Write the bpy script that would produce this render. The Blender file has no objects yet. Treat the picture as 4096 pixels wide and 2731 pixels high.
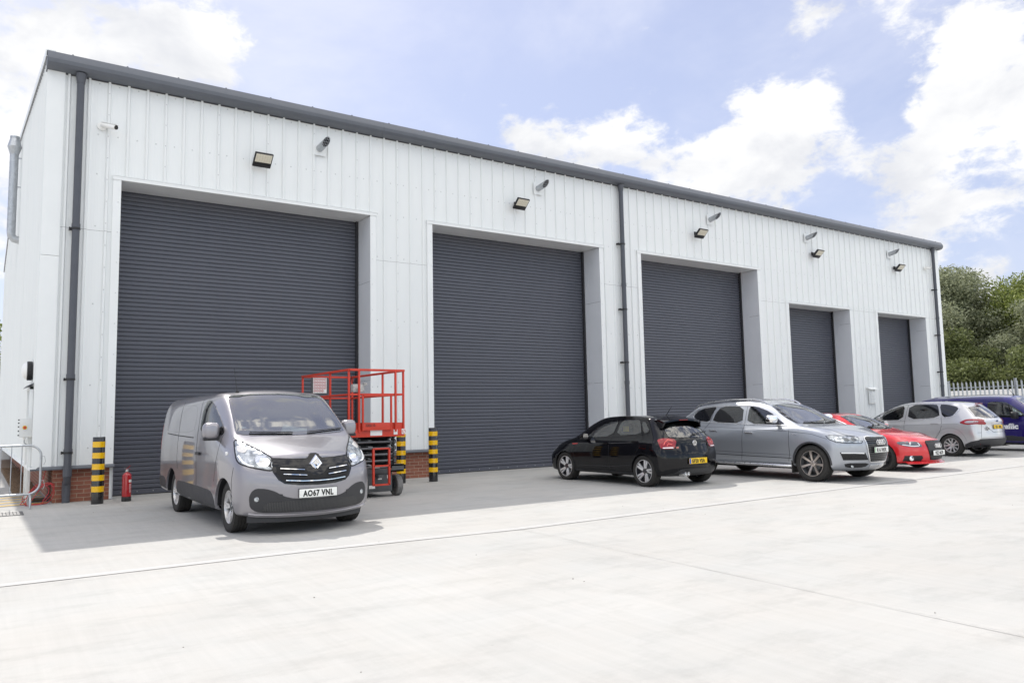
import bpy, bmesh, math, random
from math import sin, cos, pi, radians, sqrt
from mathutils import Vector, Matrix, geometry
from mathutils.bvhtree import BVHTree
import numpy as np
random.seed(7)
S = bpy.context.scene
col = S.collection
# ---------------------------------------------------------------- camera
def cam_axes(yaw, pitch, roll):
    f = Vector((sin(yaw)*cos(pitch), cos(yaw)*cos(pitch), sin(pitch)))
    r = Vector((cos(yaw), -sin(yaw), 0)); u = r.cross(f)
    c, s = cos(roll), sin(roll)
    return c*r+s*u, c*u-s*r, f
cr, cu, cf = cam_axes(.6019, .0956, -.0197)
CAM = Vector((-1.8732, -17.1238, 1.4967))
cd = bpy.data.cameras.new('camera'); cam = bpy.data.objects.new('camera', cd); col.objects.link(cam)
cam.matrix_world = Matrix(((cr.x, cu.x, -cf.x, CAM.x), (cr.y, cu.y, -cf.y, CAM.y), (cr.z, cu.z, -cf.z, CAM.z), (0, 0, 0, 1)))
cd.sensor_width = 36; cd.lens = 3071.7/4096*36; cd.clip_start = .05; cd.clip_end = 3000
S.camera = cam
# ---------------------------------------------------------------- sun
SUN = Vector((.01, .575, .815)).normalized()
sl = bpy.data.lights.new('sun', 'SUN'); so = bpy.data.objects.new('sun', sl); col.objects.link(so)
sl.energy = 2.1; sl.angle = radians(.5); sl.color = (1, .96, .90)
so.rotation_euler = (-SUN).to_track_quat('-Z', 'Y').to_euler()
# ---------------------------------------------------------------- world: nishita sky and procedural clouds
W = bpy.data.worlds.new('World'); S.world = W; W.use_nodes = True
nt = W.node_tree; nt.nodes.clear(); N = nt.nodes.new; Lk = nt.links.new
wo = N('ShaderNodeOutputWorld'); bg = N('ShaderNodeBackground'); bg.inputs[1].default_value = .13
Lk(bg.outputs[0], wo.inputs[0])
sky = N('ShaderNodeTexSky'); sky.sky_type = 'NISHITA'; sky.sun_disc = False
sky.sun_elevation = math.asin(SUN.z); sky.sun_rotation = math.atan2(SUN.x, SUN.y)
sky.air_density = 1.0; sky.dust_density = 1.2; sky.ozone_density = 1.6
tc = N('ShaderNodeTexCoord')
def wmath(op, a, b=None, clamp=False):
    n = N('ShaderNodeMath'); n.operation = op; n.use_clamp = clamp
    for i, v in enumerate((a, b)):
        if v is None: continue
        if isinstance(v, (int, float)): n.inputs[i].default_value = v
        else: Lk(v, n.inputs[i])
    return n.outputs[0]
def wmap(v, a, b, c=0., d=1., smooth=True):
    n = N('ShaderNodeMapRange'); n.interpolation_type = 'SMOOTHSTEP' if smooth else 'LINEAR'
    Lk(v, n.inputs[0])
    for i, x in zip((1, 2, 3, 4), (a, b, c, d)): n.inputs[i].default_value = x
    return n.outputs[0]
def noise(vec, scale, detail=8, rough=.55, dist=0.):
    n = N('ShaderNodeTexNoise'); Lk(vec, n.inputs['Vector'])
    n.inputs['Scale'].default_value = scale; n.inputs['Detail'].default_value = detail
    n.inputs['Roughness'].default_value = rough; n.inputs['Distortion'].default_value = dist
    return n.outputs[0]
dirv = tc.outputs['Generated']
sepd = N('ShaderNodeSeparateXYZ'); Lk(dirv, sepd.inputs[0])
# flatten the cloud layer a little towards the horizon
mp = N('ShaderNodeMapping'); mp.inputs['Scale'].default_value = (1, 1, 1.7); Lk(dirv, mp.inputs[0])
n1 = noise(mp.outputs[0], 8.5, 12, .58, .15)
# cloud banks: direction (x, y in 2352-wide photo units turned into a direction), radius, weight
def pdir(px, py):
    return (cf + cr*((px*1.7415-2048)/3071.7) - cu*((py*1.7415-1365.5)/3071.7)).normalized()
BANKS = [(40, 40, .06, .7), (240, 20, .07, .8), (420, 30, .09, .9), (500, 110, .06, .9), (430, 130, .04, .6), (20, 200, .08, .9), (110, 130, .05, .7), (220, 160, .04, .7), (10, 380, .10, .8), (10, 520, .08, .7), (560, 180, .028, .8), (480, 165, .03, .5),
         (1150, 300, .035, .8), (1230, 280, .045, .9), (1310, 330, .05, .9), (1420, 300, .045, .8), (1480, 280, .05, .9), (1560, 350, .05, .8), (1640, 400, .05, .7), (1400, 370, .05, .8), (1720, 290, .055, .9), (1800, 250, .05, .9), (1880, 260, .04, .8), (1780, 340, .06, .9), (1700, 400, .05, .8), (1820, 180, .035, .6), (1900, 180, .025, .5),
         (1410, 90, .022, .6), (1490, 60, .030, .7), (1560, 75, .028, .7), (1550, 100, .02, .5), (1760, 85, .022, .6), (1850, 60, .030, .7), (1890, 30, .028, .6), (1830, 20, .025, .5), (2060, 30, .022, .7), (1990, 260, .018, .5),
         (2280, 60, .045, .7), (2200, 30, .03, .5), (2300, 160, .05, .8), (2030, 330, .03, -.5), (2120, 280, .02, -.3), (2300, 400, .025, -.5), (2000, 300, .03, -.4), (2200, 180, .05, .8), (2150, 220, .035, .6), (2330, 260, .06, .8), (2230, 260, .035, .5), (2010, 360, .05, .7), (2100, 340, .05, .7), (2250, 340, .05, .6), (1900, 400, .04, .5), (1820, 450, .04, .6), (2050, 450, .06, .7), (2250, 450, .06, .8), (2330, 540, .04, .4), (2150, 530, .05, .5), (2280, 610, .04, .35), (2230, 560, .03, -.4), (1960, 440, .03, -.4),
         (800, 110, .17, -.9), (1050, 150, .16, -.9), (1250, 110, .09, -.8), (1650, 150, .08, -.7), (1580, 190, .05, -.6), (760, 250, .1, -.8), (950, 260, .08, -.7), (1990, 190, .05, -.6), (2040, 270, .035, -.6), (1400, 190, .06, -.6),
         (1700, 470, .04, -.5), (1650, 40, .05, -.6), (1970, 110, .045, -.6), (2130, 110, .03, -.5), (350, 180, .03, -.4), (620, 60, .04, -.5)]
acc = None
for px, py, rad, w in BANKS:
    d = pdir(px, py)
    vm = N('ShaderNodeVectorMath'); vm.operation = 'DISTANCE'; Lk(dirv, vm.inputs[0]); vm.inputs[1].default_value = d
    m = wmap(vm.outputs['Value'], rad*1.5, rad*.1, 0, w*.28)
    acc = m if acc is None else wmath('ADD', acc, m)
n2 = noise(mp.outputs[0], 30, 8, .62, .3)
cov = wmath('ADD', wmath('MULTIPLY', n1, 1.9), wmath('SUBTRACT', acc, .52))
cov = wmath('ADD', cov, wmath('MULTIPLY', wmath('SUBTRACT', n2, .5), 1.0))
cov = wmath('ADD', cov, wmath('MULTIPLY', wmap(sepd.outputs[1], .35, -.20, 0, 1), wmap(sepd.outputs[2], .30, .75, .04, .27)))  # extra cloud added overhead and behind the camera, out of view, for fill
mask = wmath('POWER', wmap(cov, .43, .82), 1.25)
# thin veils
veil = wmap(noise(mp.outputs[0], 2.3, 6, .6, .4), .36, .78, .0, .65)
mask2 = mask
# light and grey parts of the visible clouds
shade = wmap(noise(mp.outputs[0], 5.5, 8, .55, .3), .40, .64)
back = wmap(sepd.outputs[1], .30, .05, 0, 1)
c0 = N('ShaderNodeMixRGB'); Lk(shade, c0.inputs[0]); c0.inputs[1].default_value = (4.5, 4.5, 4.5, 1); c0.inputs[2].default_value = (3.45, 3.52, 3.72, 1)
cc = N('ShaderNodeMixRGB'); Lk(back, cc.inputs[0]); Lk(c0.outputs[0], cc.inputs[1]); cc.inputs[2].default_value = (11.6, 11.2, 10.5, 1)  # unseen clouds behind the camera brightened well beyond the visible ones, as fill light
skm = N('ShaderNodeMixRGB'); skm.blend_type = 'MULTIPLY'; skm.inputs[0].default_value = 1; Lk(sky.outputs[0], skm.inputs[1]); skm.inputs[2].default_value = (1.1, 1.05, 1.0, 1)
air = N('ShaderNodeMixRGB'); Lk(wmap(sepd.outputs[1], -.5, .25, .15, .72), air.inputs[0]); Lk(skm.outputs[0], air.inputs[1]); air.inputs[2].default_value = (2.15, 2.3, 3.2, 1)
vl = N('ShaderNodeMixRGB'); Lk(veil, vl.inputs[0]); Lk(air.outputs[0], vl.inputs[1]); vl.inputs[2].default_value = (4.0, 4.1, 4.6, 1)
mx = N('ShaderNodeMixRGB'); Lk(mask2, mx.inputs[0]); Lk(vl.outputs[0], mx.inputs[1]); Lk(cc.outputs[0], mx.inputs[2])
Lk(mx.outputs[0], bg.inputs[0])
# ---------------------------------------------------------------- render settings
S.render.engine = 'CYCLES'
S.view_settings.view_transform = 'Standard'; S.view_settings.look = 'None'
S.view_settings.exposure = .86; S.view_settings.gamma = 1
S.cycles.max_bounces = 8; S.cycles.transparent_max_bounces = 16
# ================================================================ materials
def _new(name):
    m = bpy.data.materials.new(name); m.use_nodes = True
    return m, m.node_tree, m.node_tree.nodes['Principled BSDF']
def mat(name, c, rough=.5, metal=0., spec=.5, coat=0., coat_r=.03, emit=None, noise_amt=0., nscale=6., bump=0., bscale=80., trans=0., ior=1.45, flake=0.):
    m, t, b = _new(name)
    b.inputs['Base Color'].default_value = (*c, 1); b.inputs['Roughness'].default_value = rough
    b.inputs['Metallic'].default_value = metal; b.inputs['Specular IOR Level'].default_value = spec
    b.inputs['Coat Weight'].default_value = coat; b.inputs['Coat Roughness'].default_value = coat_r
    b.inputs['Transmission Weight'].default_value = trans; b.inputs['IOR'].default_value = ior
    if emit: b.inputs['Emission Color'].default_value = (*emit[0], 1); b.inputs['Emission Strength'].default_value = emit[1]
    tcn = t.nodes.new('ShaderNodeTexCoord')
    if noise_amt:
        n = t.nodes.new('ShaderNodeTexNoise'); n.inputs['Scale'].default_value = nscale; n.inputs['Detail'].default_value = 9; n.inputs['Roughness'].default_value = .65
        t.links.new(tcn.outputs['Object'], n.inputs['Vector'])
        r = t.nodes.new('ShaderNodeMapRange'); t.links.new(n.outputs[0], r.inputs[0])
        r.inputs[1].default_value = .3; r.inputs[2].default_value = .7; r.inputs[3].default_value = 1-noise_amt; r.inputs[4].default_value = 1+noise_amt
        x = t.nodes.new('ShaderNodeVectorMath'); x.operation = 'SCALE'; x.inputs[0].default_value = c; t.links.new(r.outputs[0], x.inputs['Scale'])
        t.links.new(x.outputs[0], b.inputs['Base Color'])
        r2 = t.nodes.new('ShaderNodeMapRange'); t.links.new(n.outputs[0], r2.inputs[0])
        rv = .03 if coat else .12; r2.inputs[3].default_value = max(0, rough-rv); r2.inputs[4].default_value = min(1, rough+rv)
        t.links.new(r2.outputs[0], b.inputs['Roughness'])
    if bump:
        n = t.nodes.new('ShaderNodeTexNoise'); n.inputs['Scale'].default_value = bscale; n.inputs['Detail'].default_value = 4
        t.links.new(tcn.outputs['Object'], n.inputs['Vector'])
        bp = t.nodes.new('ShaderNodeBump'); bp.inputs['Strength'].default_value = bump; bp.inputs['Distance'].default_value = .01
        t.links.new(n.outputs[0], bp.inputs['Height']); t.links.new(bp.outputs[0], b.inputs['Normal'])
    return m
def paint(name, c, metal=.0, rough=.35, coat=1., dirt=0.):
    return mat(name, c, rough=rough, metal=metal, coat=coat, coat_r=.02, noise_amt=dirt, nscale=3.5)
def glassmat(name, tint, alpha=.55, rough=.02):
    # thin vehicle glass: a dark see-through layer with a sharp mirror on top
    m = bpy.data.materials.new(name); m.use_nodes = True; t = m.node_tree; t.nodes.clear()
    o = t.nodes.new('ShaderNodeOutputMaterial'); tr = t.nodes.new('ShaderNodeBsdfTransparent'); tr.inputs[0].default_value = (*tint, 1)
    g = t.nodes.new('ShaderNodeBsdfGlossy'); g.inputs['Roughness'].default_value = rough; g.inputs[0].default_value = (1, 1, 1, 1)
    fr = t.nodes.new('ShaderNodeFresnel'); fr.inputs[0].default_value = 1.6
    mr = t.nodes.new('ShaderNodeMapRange'); t.links.new(fr.outputs[0], mr.inputs[0]); mr.inputs[1].default_value = 0; mr.inputs[2].default_value = 1; mr.inputs[3].default_value = alpha; mr.inputs[4].default_value = 1
    mx_ = t.nodes.new('ShaderNodeMixShader'); t.links.new(mr.outputs[0], mx_.inputs[0]); t.links.new(tr.outputs[0], mx_.inputs[1]); t.links.new(g.outputs[0], mx_.inputs[2])
    t.links.new(mx_.outputs[0], o.inputs[0])
    return m
# ================================================================ mesh builder
class MB:
    def __init__(s): s.v = []; s.f = []; s.m = []
    def add(s, vs, fs, mi=0):
        o = len(s.v); s.v += [tuple(v) for v in vs]; s.f += [tuple(i+o for i in f) for f in fs]; s.m += [mi]*len(fs); return s
    def box(s, x0, x1, y0, y1, z0, z1, mi=0):
        if x0 > x1: x0, x1 = x1, x0
        if y0 > y1: y0, y1 = y1, y0
        if z0 > z1: z0, z1 = z1, z0
        v = [(x, y, z) for z in (z0, z1) for y in (y0, y1) for x in (x0, x1)]
        return s.add(v, [(0, 2, 3, 1), (4, 5, 7, 6), (0, 1, 5, 4), (2, 6, 7, 3), (0, 4, 6, 2), (1, 3, 7, 5)], mi)
    def obox(s, c, ax, ay, az, mi=0):
        c = Vector(c); ax = Vector(ax); ay = Vector(ay); az = Vector(az)
        v = [c+ax*i+ay*j+az*k for k in (-1, 1) for j in (-1, 1) for i in (-1, 1)]
        return s.add(v, [(0, 2, 3, 1), (4, 5, 7, 6), (0, 1, 5, 4), (2, 6, 7, 3), (0, 4, 6, 2), (1, 3, 7, 5)], mi)
    def bar(s, a, b, w, h, up=(0, 0, 1), mi=0):
        a = Vector(a); b = Vector(b); d = (b-a); L = d.length; d.normalize()
        up = Vector(up)
        if abs(d.dot(up)) > .97: up = Vector((1, 0, 0)) if abs(d.x) < .9 else Vector((0, 1, 0))
        sd = d.cross(up).normalized(); u2 = sd.cross(d)
        return s.obox((a+b)/2, d*L/2, sd*w/2, u2*h/2, mi)
    def tube(s, pts, r, n=10, mi=0, cap=True, closed=False):
        pts = [Vector(p) for p in pts]; rs = r if isinstance(r, (list, tuple)) else [r]*len(pts)
        k = len(pts); prev = None; vs = []; fs = []
        for i, p in enumerate(pts):
            if closed: d = (pts[(i+1) % k]-pts[i-1])
            else: d = (pts[min(i+1, k-1)]-pts[max(i-1, 0)])
            d.normalize()
            if prev is None:
                a = Vector((0, 0, 1)) if abs(d.z) < .9 else Vector((1, 0, 0)); e = d.cross(a).normalized()
            else:
                e = prev-d*prev.dot(d)
                e = e.normalized() if e.length > 1e-6 else d.orthogonal().normalized()
            prev = e; g = d.cross(e)
            for j in range(n):
                t = 2*pi*j/n; vs.append(p+(e*cos(t)+g*sin(t))*rs[i])
        for i in range(k if closed else k-1):
            for j in range(n):
                a = i*n+j; b = i*n+(j+1) % n; c = ((i+1) % k)*n+(j+1) % n; d_ = ((i+1) % k)*n+j
                fs.append((a, b, c, d_))
        if cap and not closed: fs.append(tuple(range(n-1, -1, -1))); fs.append(tuple((k-1)*n+j for j in range(n)))
        return s.add(vs, fs, mi)
    def cyl(s, a, b, r, n=16, mi=0, r2=None): return s.tube([a, b], [r, r if r2 is None else r2], n, mi)
    def lathe(s, prof, c=(0, 0, 0), axis='z', n=32, mi=0, close=False):
        # prof: list of (radius, along)
        vs = []; fs = []; k = len(prof)
        for j in range(n):
            t = 2*pi*j/n; cc_, ss = cos(t), sin(t)
            for r, a in prof:
                if axis == 'z': p = (r*cc_, r*ss, a)
                elif axis == 'y': p = (r*cc_, a, r*ss)
                else: p = (a, r*cc_, r*ss)
                vs.append((p[0]+c[0], p[1]+c[1], p[2]+c[2]))
        for j in range(n):
            for i in range(k-1 if not close else k):
                a = j*k+i; b = j*k+(i+1) % k; d = ((j+1) % n)*k+i; e = ((j+1) % n)*k+(i+1) % k
                fs.append((a, d, e, b))
        return s.add(vs, fs, mi)
    def extrude(s, poly, vec, mi=0, caps=True):
        # poly: closed list of 3D points, swept along vec
        n = len(poly); v = [Vector(p) for p in poly]; w = [p+Vector(vec) for p in v]
        fs = [(i, (i+1) % n, n+(i+1) % n, n+i) for i in range(n)]
        if caps: fs += [tuple(range(n-1, -1, -1)), tuple(range(n, 2*n))]
        return s.add(v+w, fs, mi)
    def sheet(s, line, vec, mi=0):
        n = len(line); v = [Vector(p) for p in line]; w = [p+Vector(vec) for p in v]
        return s.add(v+w, [(i, i+1, n+i+1, n+i) for i in range(n-1)], mi)
    def build(s, name, mats, parent=None, smooth=False, ang=35, bevel=0., loc=None, fix=True):
        me = bpy.data.meshes.new(name); me.from_pydata(s.v, [], s.f)
        if not isinstance(mats, (list, tuple)): mats = [mats]
        for m in mats: me.materials.append(m)
        if len(mats) > 1: me.polygons.foreach_set('material_index', s.m)
        me.validate(clean_customdata=False)
        if fix:
            bm = bmesh.new(); bm.from_mesh(me); bmesh.ops.recalc_face_normals(bm, faces=bm.faces)
            if bevel: bmesh.ops.bevel(bm, geom=[e for e in bm.edges if len(e.link_faces) == 2 and e.calc_face_angle(0) > .5], offset=bevel, segments=2, affect='EDGES', profile=.6)
            bm.to_mesh(me); bm.free()
        if smooth or bevel:
            me.polygons.foreach_set('use_smooth', [True]*len(me.polygons)); me.set_sharp_from_angle(angle=radians(ang))
        o = bpy.data.objects.new(name, me); col.objects.link(o)
        if parent is not None: o.parent = parent
        if loc is not None: o.location = loc
        return o
def tag(o, label=None, cat=None, group=None, kind=None):
    if label: o['label'] = label
    if cat: o['category'] = cat
    if group: o['group'] = group
    if kind: o['kind'] = kind
    return o
def thing(name, label, cat, loc=(0, 0, 0), rz=0., group=None):
    o = bpy.data.objects.new(name, None); col.objects.link(o); o.location = loc; o.rotation_euler = (0, 0, rz); o.empty_display_size = .2
    return tag(o, label, cat, group)
def copy_tree(o, parent=None):
    c = o.copy(); col.objects.link(c); c.parent = parent
    for ch in list(o.children): copy_tree(ch, c)
    return c
FONT = {}
def text_mesh(txt, h, name, material, parent, loc, rot, depth=.002, xs=1., align='CENTER', spacing=1., bold=0.):
    cu_ = bpy.data.curves.new(name, 'FONT'); cu_.body = txt; cu_.size = h/.72; cu_.extrude = depth; cu_.align_x = align; cu_.align_y = 'BOTTOM_BASELINE'
    cu_.space_character = spacing; cu_.offset = bold; cu_.resolution_u = 3
    t = bpy.data.objects.new(name, cu_); col.objects.link(t)
    me = bpy.data.meshes.new_from_object(t.evaluated_get(bpy.context.evaluated_depsgraph_get()))
    bpy.data.objects.remove(t); bpy.data.curves.remove(cu_)
    me.transform(Matrix.Diagonal((xs, 1, 1, 1)))
    me.materials.clear(); me.materials.append(material)
    o = bpy.data.objects.new(name, me); col.objects.link(o); o.parent = parent; o.location = loc; o.rotation_euler = rot
    return o
# ================================================================ shared materials
M = {}
M['black'] = mat('black plastic', (.018, .018, .02), .45, noise_amt=.15)
M['rubber'] = mat('rubber', (.03, .028, .026), .8, noise_amt=.25, nscale=14, bump=.2)
M['galv'] = mat('galvanised steel', (.46, .48, .50), .42, metal=.75, noise_amt=.18, nscale=9, bump=.1, bscale=40)
M['white_plastic'] = mat('white plastic', (.82, .82, .80), .35)
M['chrome'] = mat('chrome', (.9, .9, .9), .08, metal=1)
M['alu'] = mat('bright metal', (.72, .72, .73), .28, metal=.9, noise_amt=.05)
M['steel_dark'] = mat('dark steel', (.10, .105, .11), .45, metal=.3, noise_amt=.2)
# ================================================================ ground
def concrete_mat():
    m, t, b = _new('yard concrete'); L = t.links.new; nd = t.nodes.new
    tcn = nd('ShaderNodeTexCoord'); g = tcn.outputs['Object']
    def ns(scale, detail, rough, sc=(1, 1, 1), rz=0.):
        mpn = nd('ShaderNodeMapping'); mpn.inputs['Scale'].default_value = sc; mpn.inputs['Rotation'].default_value = (0, 0, rz); L(g, mpn.inputs[0])
        n = nd('ShaderNodeTexNoise'); n.inputs['Scale'].default_value = scale; n.inputs['Detail'].default_value = detail; n.inputs['Roughness'].default_value = rough; L(mpn.outputs[0], n.inputs['Vector']); return n.outputs[0]
    def mr(v, a, b_, c, d):
        n = nd('ShaderNodeMapRange'); L(v, n.inputs[0])
        for i, x in zip((1, 2, 3, 4), (a, b_, c, d)): n.inputs[i].default_value = x
        return n.outputs[0]
    def mul(a, b_):
        n = nd('ShaderNodeMath'); n.operation = 'MULTIPLY'; L(a, n.inputs[0]); L(b_, n.inputs[1]); return n.outputs[0]
    big = mr(ns(.35, 5, .6), .3, .7, .93, 1.05)
    pools = mr(ns(1.1, 8, .7, (1, 2.2, 1), .5), .50, .74, 1, .83)
    brush = mr(ns(14, 4, .6, (1, .045, 1), .12), .25, .75, .955, 1.035)
    brush2 = mr(ns(3.2, 6, .65, (.12, 1.5, 1), -.12), .3, .75, 1.02, .965)
    grain = mr(ns(140, 3, .7), .2, .8, .93, 1.06)
    spots = mr(ns(9, 2, .5), .76, .82, 1, .84)
    v = mul(mul(mul(big, pools), mul(brush, brush2)), mul(grain, spots))
    cr_ = nd('ShaderNodeMixRGB'); L(mr(ns(.8, 6, .65), .35, .65, 0, 1), cr_.inputs[0])
    cr_.inputs[1].default_value = (.425, .423, .408, 1); cr_.inputs[2].default_value = (.435, .423, .400, 1)
    x = nd('ShaderNodeVectorMath'); x.operation = 'SCALE'; L(cr_.outputs[0], x.inputs[0]); L(v, x.inputs['Scale']); L(x.outputs[0], b.inputs['Base Color'])
    b.inputs['Roughness'].default_value = .82; b.inputs['Specular IOR Level'].default_value = .3
    bp = nd('ShaderNodeBump'); bp.inputs['Strength'].default_value = .25; bp.inputs['Distance'].default_value = .004
    L(mul(brush, grain), bp.inputs['Height']); L(bp.outputs[0], b.inputs['Normal'])
    return m
CONC = concrete_mat()
MB().add([(-400, -400, 0), (400, -400, 0), (400, 400, 0), (-400, 400, 0)], [(0, 1, 2, 3)]).build('ground', CONC)
tag(bpy.data.objects['ground'], kind='structure')
JM = mat('joint sealant', (.385, .375, .36), .9, noise_amt=.3, nscale=12)
JW = mat('trowelled slab edge', (.445, .442, .43), .8, noise_amt=.05, nscale=12)
def strip(pts, w, z, m, name, jit=.0):
    mb = MB(); P = []; rnd = random.Random(3)
    for (x0, y0), (x1, y1) in zip(pts[:-1], pts[1:]):
        n = max(1, int(math.hypot(x1-x0, y1-y0)/.4))
        P += [(x0+(x1-x0)*i/n, y0+(y1-y0)*i/n) for i in range(n)]
    P.append(pts[-1]); vs = []
    for i, (x, y) in enumerate(P):
        a = P[max(0, i-1)]; b = P[min(len(P)-1, i+1)]; dx, dy = b[0]-a[0], b[1]-a[1]; l = math.hypot(dx, dy); nx, ny = -dy/l, dx/l
        j = rnd.uniform(-jit, jit); ww = w/2*(1+rnd.uniform(-.45, .45)*(jit > 0))
        vs += [(x+nx*(j+ww), y+ny*(j+ww), z), (x+nx*(j-ww), y+ny*(j-ww), z)]
    mb.add(vs, [(2*i, 2*i+1, 2*i+3, 2*i+2) for i in range(len(P)-1)])
    return tag(mb.build(name, m), kind='structure')
main = [(-30, -8.1), (-1.7, -8.38), (1.3, -8.46), (4.0, -8.70), (9, -8.62), (19.4, -8.42), (60, -7.7)]
strip([(x, y+.09) for x, y in main], .16, .004, JW, 'slab_edge')
strip(main, .009, .008, JM, 'expansion_joint', .004)
strip([(-30, -2.8), (-1.6, -2.59), (-1.17, -2.30), (-.4, -2.2), (.24, -2.52), (5.9, -2.62), (30, -2.6)], .012, .004, JM, 'expansion_joint', .004)
strip([(.24, -2.52), (.28, -.06)], .010, .008, JM, 'expansion_joint', .003)
for x in (6.6, 13.4, 21.2): strip([(x, -.1), (x, -2.6)], .008, .012, JM, 'expansion_joint', .003)
for a, b in (((4.0, -8.7), (3.1, -30)), ((12.4, -8.5), (12.2, -30))): strip([a, b], .007, .012, JM, 'expansion_joint', .003)
# pit covers, grating and yellow hatching beside the door in the gable
GRV = mat('gravel', (.20, .15, .105), .9, noise_amt=.6, nscale=30, bump=1., bscale=50)
tag(MB().add([(-1.28, 3.2, .004), (-.80, 3.2, .004), (-.86, 23, .004), (-1.42, 23, .004)], [(0, 1, 2, 3)]).build('gravel_bed', GRV), kind='structure')
g = MB(); rg = random.Random(5)
for i in range(2600):
    y = 3.25+rg.random()**1.6*12; x = rg.uniform(-1.30, -.80); r = rg.uniform(.012, .03)
    g.add([(x+r, y, .005), (x-r*.5, y+r, .005), (x-r*.6, y-r, .005), (x, y, .005+r)], [(0, 1, 3), (1, 2, 3), (2, 0, 3)])
tag(g.build('gravel_stones', mat('gravel stones', (.27, .20, .14), .85, noise_amt=.5, nscale=15)), 'brown gravel filling the narrow bed beside the brick base of the gable wall', 'gravel', kind='stuff')
YEL = mat('yellow line paint', (.62, .42, .10), .7, noise_amt=.35, nscale=10)
for k in range(5):
    y = .15+k*.62
    tag(MB().add([(-2.6, y-.25, .008), (-.80, y+.10, .008), (-.80, y+.24, .008), (-2.6, y-.10, .008)], [(0, 1, 2, 3)]).build('hatch_marking', YEL), kind='structure')
SL = mat('dark paving', (.30, .29, .28), .85, noise_amt=.25, nscale=8)
tag(MB().add([(-3.2, .0, .004), (-.78, .0, .004), (-.80, 3.2, .004), (-3.2, 3.2, .004)], [(0, 1, 2, 3)]).build('paving', SL), kind='structure')
# ================================================================ the industrial unit
def clad_mat(name='white cladding'):
    m, t, b = _new(name); L = t.links.new; nd = t.nodes.new
    tcn = nd('ShaderNodeTexCoord'); sp = nd('ShaderNodeSeparateXYZ'); L(tcn.outputs['Object'], sp.inputs[0])
    # fine pressed lines running up each panel
    ad = nd('ShaderNodeMath'); ad.operation = 'ADD'; L(sp.outputs[0], ad.inputs[0]); L(sp.outputs[1], ad.inputs[1])
    mu = nd('ShaderNodeMath'); mu.operation = 'MULTIPLY'; L(ad.outputs[0], mu.inputs[0]); mu.inputs[1].default_value = 2*pi/.06
    si = nd('ShaderNodeMath'); si.operation = 'SINE'; L(mu.outputs[0], si.inputs[0])
    pw = nd('ShaderNodeMapRange'); L(si.outputs[0], pw.inputs[0]); pw.inputs[1].default_value = .80; pw.inputs[2].default_value = 1.
    bp = nd('ShaderNodeBump'); bp.inputs['Strength'].default_value = .55; bp.inputs['Distance'].default_value = .003; bp.invert = True
    L(pw.outputs[0], bp.inputs['Height']); L(bp.outputs[0], b.inputs['Normal'])
    n = nd('ShaderNodeTexNoise'); mpn = nd('ShaderNodeMapping'); mpn.inputs['Scale'].default_value = (1.2, 1.2, .25); L(tcn.outputs['Object'], mpn.inputs[0]); L(mpn.outputs[0], n.inputs['Vector']); n.inputs['Scale'].default_value = 1.6; n.inputs['Detail'].default_value = 7
    mx_ = nd('ShaderNodeMixRGB'); L(n.outputs[0], mx_.inputs[0]); mx_.inputs[1].default_value = (.725, .745, .745, 1); mx_.inputs[2].default_value = (.795, .81, .80, 1)
    L(mx_.outputs[0], b.inputs['Base Color']); b.inputs['Roughness'].default_value = .42; b.inputs['Specular IOR Level'].default_value = .45
    return m
CLAD = clad_mat()
TRIM = mat('white flashing', (.77, .785, .78), .38, noise_amt=.025, nscale=1.5)
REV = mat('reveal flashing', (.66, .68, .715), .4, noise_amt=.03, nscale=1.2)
ANTH = mat('anthracite steel', (.115, .125, .145), .38, noise_amt=.07, nscale=2.5)
PIPE = mat('grey downpipe', (.075, .080, .095), .38, noise_amt=.08, nscale=5)
SHUT = mat('shutter grey', (.088, .093, .114), .42, noise_amt=.06, nscale=1.1)
GUIDE = mat('shutter guide', (.028, .028, .032), .5, noise_amt=.1)
SCR = mat('screw heads', (.50, .51, .51), .4, metal=.3)
def brick_mat():
    m, t, b = _new('red brick'); L = t.links.new; nd = t.nodes.new
    tcn = nd('ShaderNodeTexCoord'); sp = nd('ShaderNodeSeparateXYZ'); L(tcn.outputs['Object'], sp.inputs[0])
    ad = nd('ShaderNodeMath'); ad.operation = 'ADD'; L(sp.outputs[0], ad.inputs[0]); L(sp.outputs[1], ad.inputs[1])
    cb = nd('ShaderNodeCombineXYZ'); L(ad.outputs[0], cb.inputs[0]); L(sp.outputs[2], cb.inputs[1])
    br = nd('ShaderNodeTexBrick'); L(cb.outputs[0], br.inputs['Vector']); br.inputs['Scale'].default_value = 1
    br.inputs['Brick Width'].default_value = .235; br.inputs['Row Height'].default_value = .079; br.inputs['Mortar Size'].default_value = .0055; br.inputs['Mortar Smooth'].default_value = .2
    br.inputs['Color1'].default_value = (.235, .085, .055, 1); br.inputs['Color2'].default_value = (.30, .115, .072, 1); br.inputs['Mortar'].default_value = (.40, .31, .23, 1)
    n = nd('ShaderNodeTexNoise'); L(tcn.outputs['Object'], n.inputs['Vector']); n.inputs['Scale'].default_value = 25; n.inputs['Detail'].default_value = 6
    r = nd('ShaderNodeMapRange'); L(n.outputs[0], r.inputs[0]); r.inputs[3].default_value = .75; r.inputs[4].default_value = 1.25
    x = nd('ShaderNodeVectorMath'); x.operation = 'SCALE'; L(br.outputs['Color'], x.inputs[0]); L(r.outputs[0], x.inputs['Scale']); L(x.outputs[0], b.inputs['Base Color'])
    b.inputs['Roughness'].default_value = .85
    bp = nd('ShaderNodeBump'); bp.inputs['Strength'].default_value = .6; bp.inputs['Distance'].default_value = .006; bp.invert = True
    L(br.outputs['Fac'], bp.inputs['Height']); L(bp.outputs[0], b.inputs['Normal'])
    return m
BRICK = brick_mat()
RP = .3596
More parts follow.
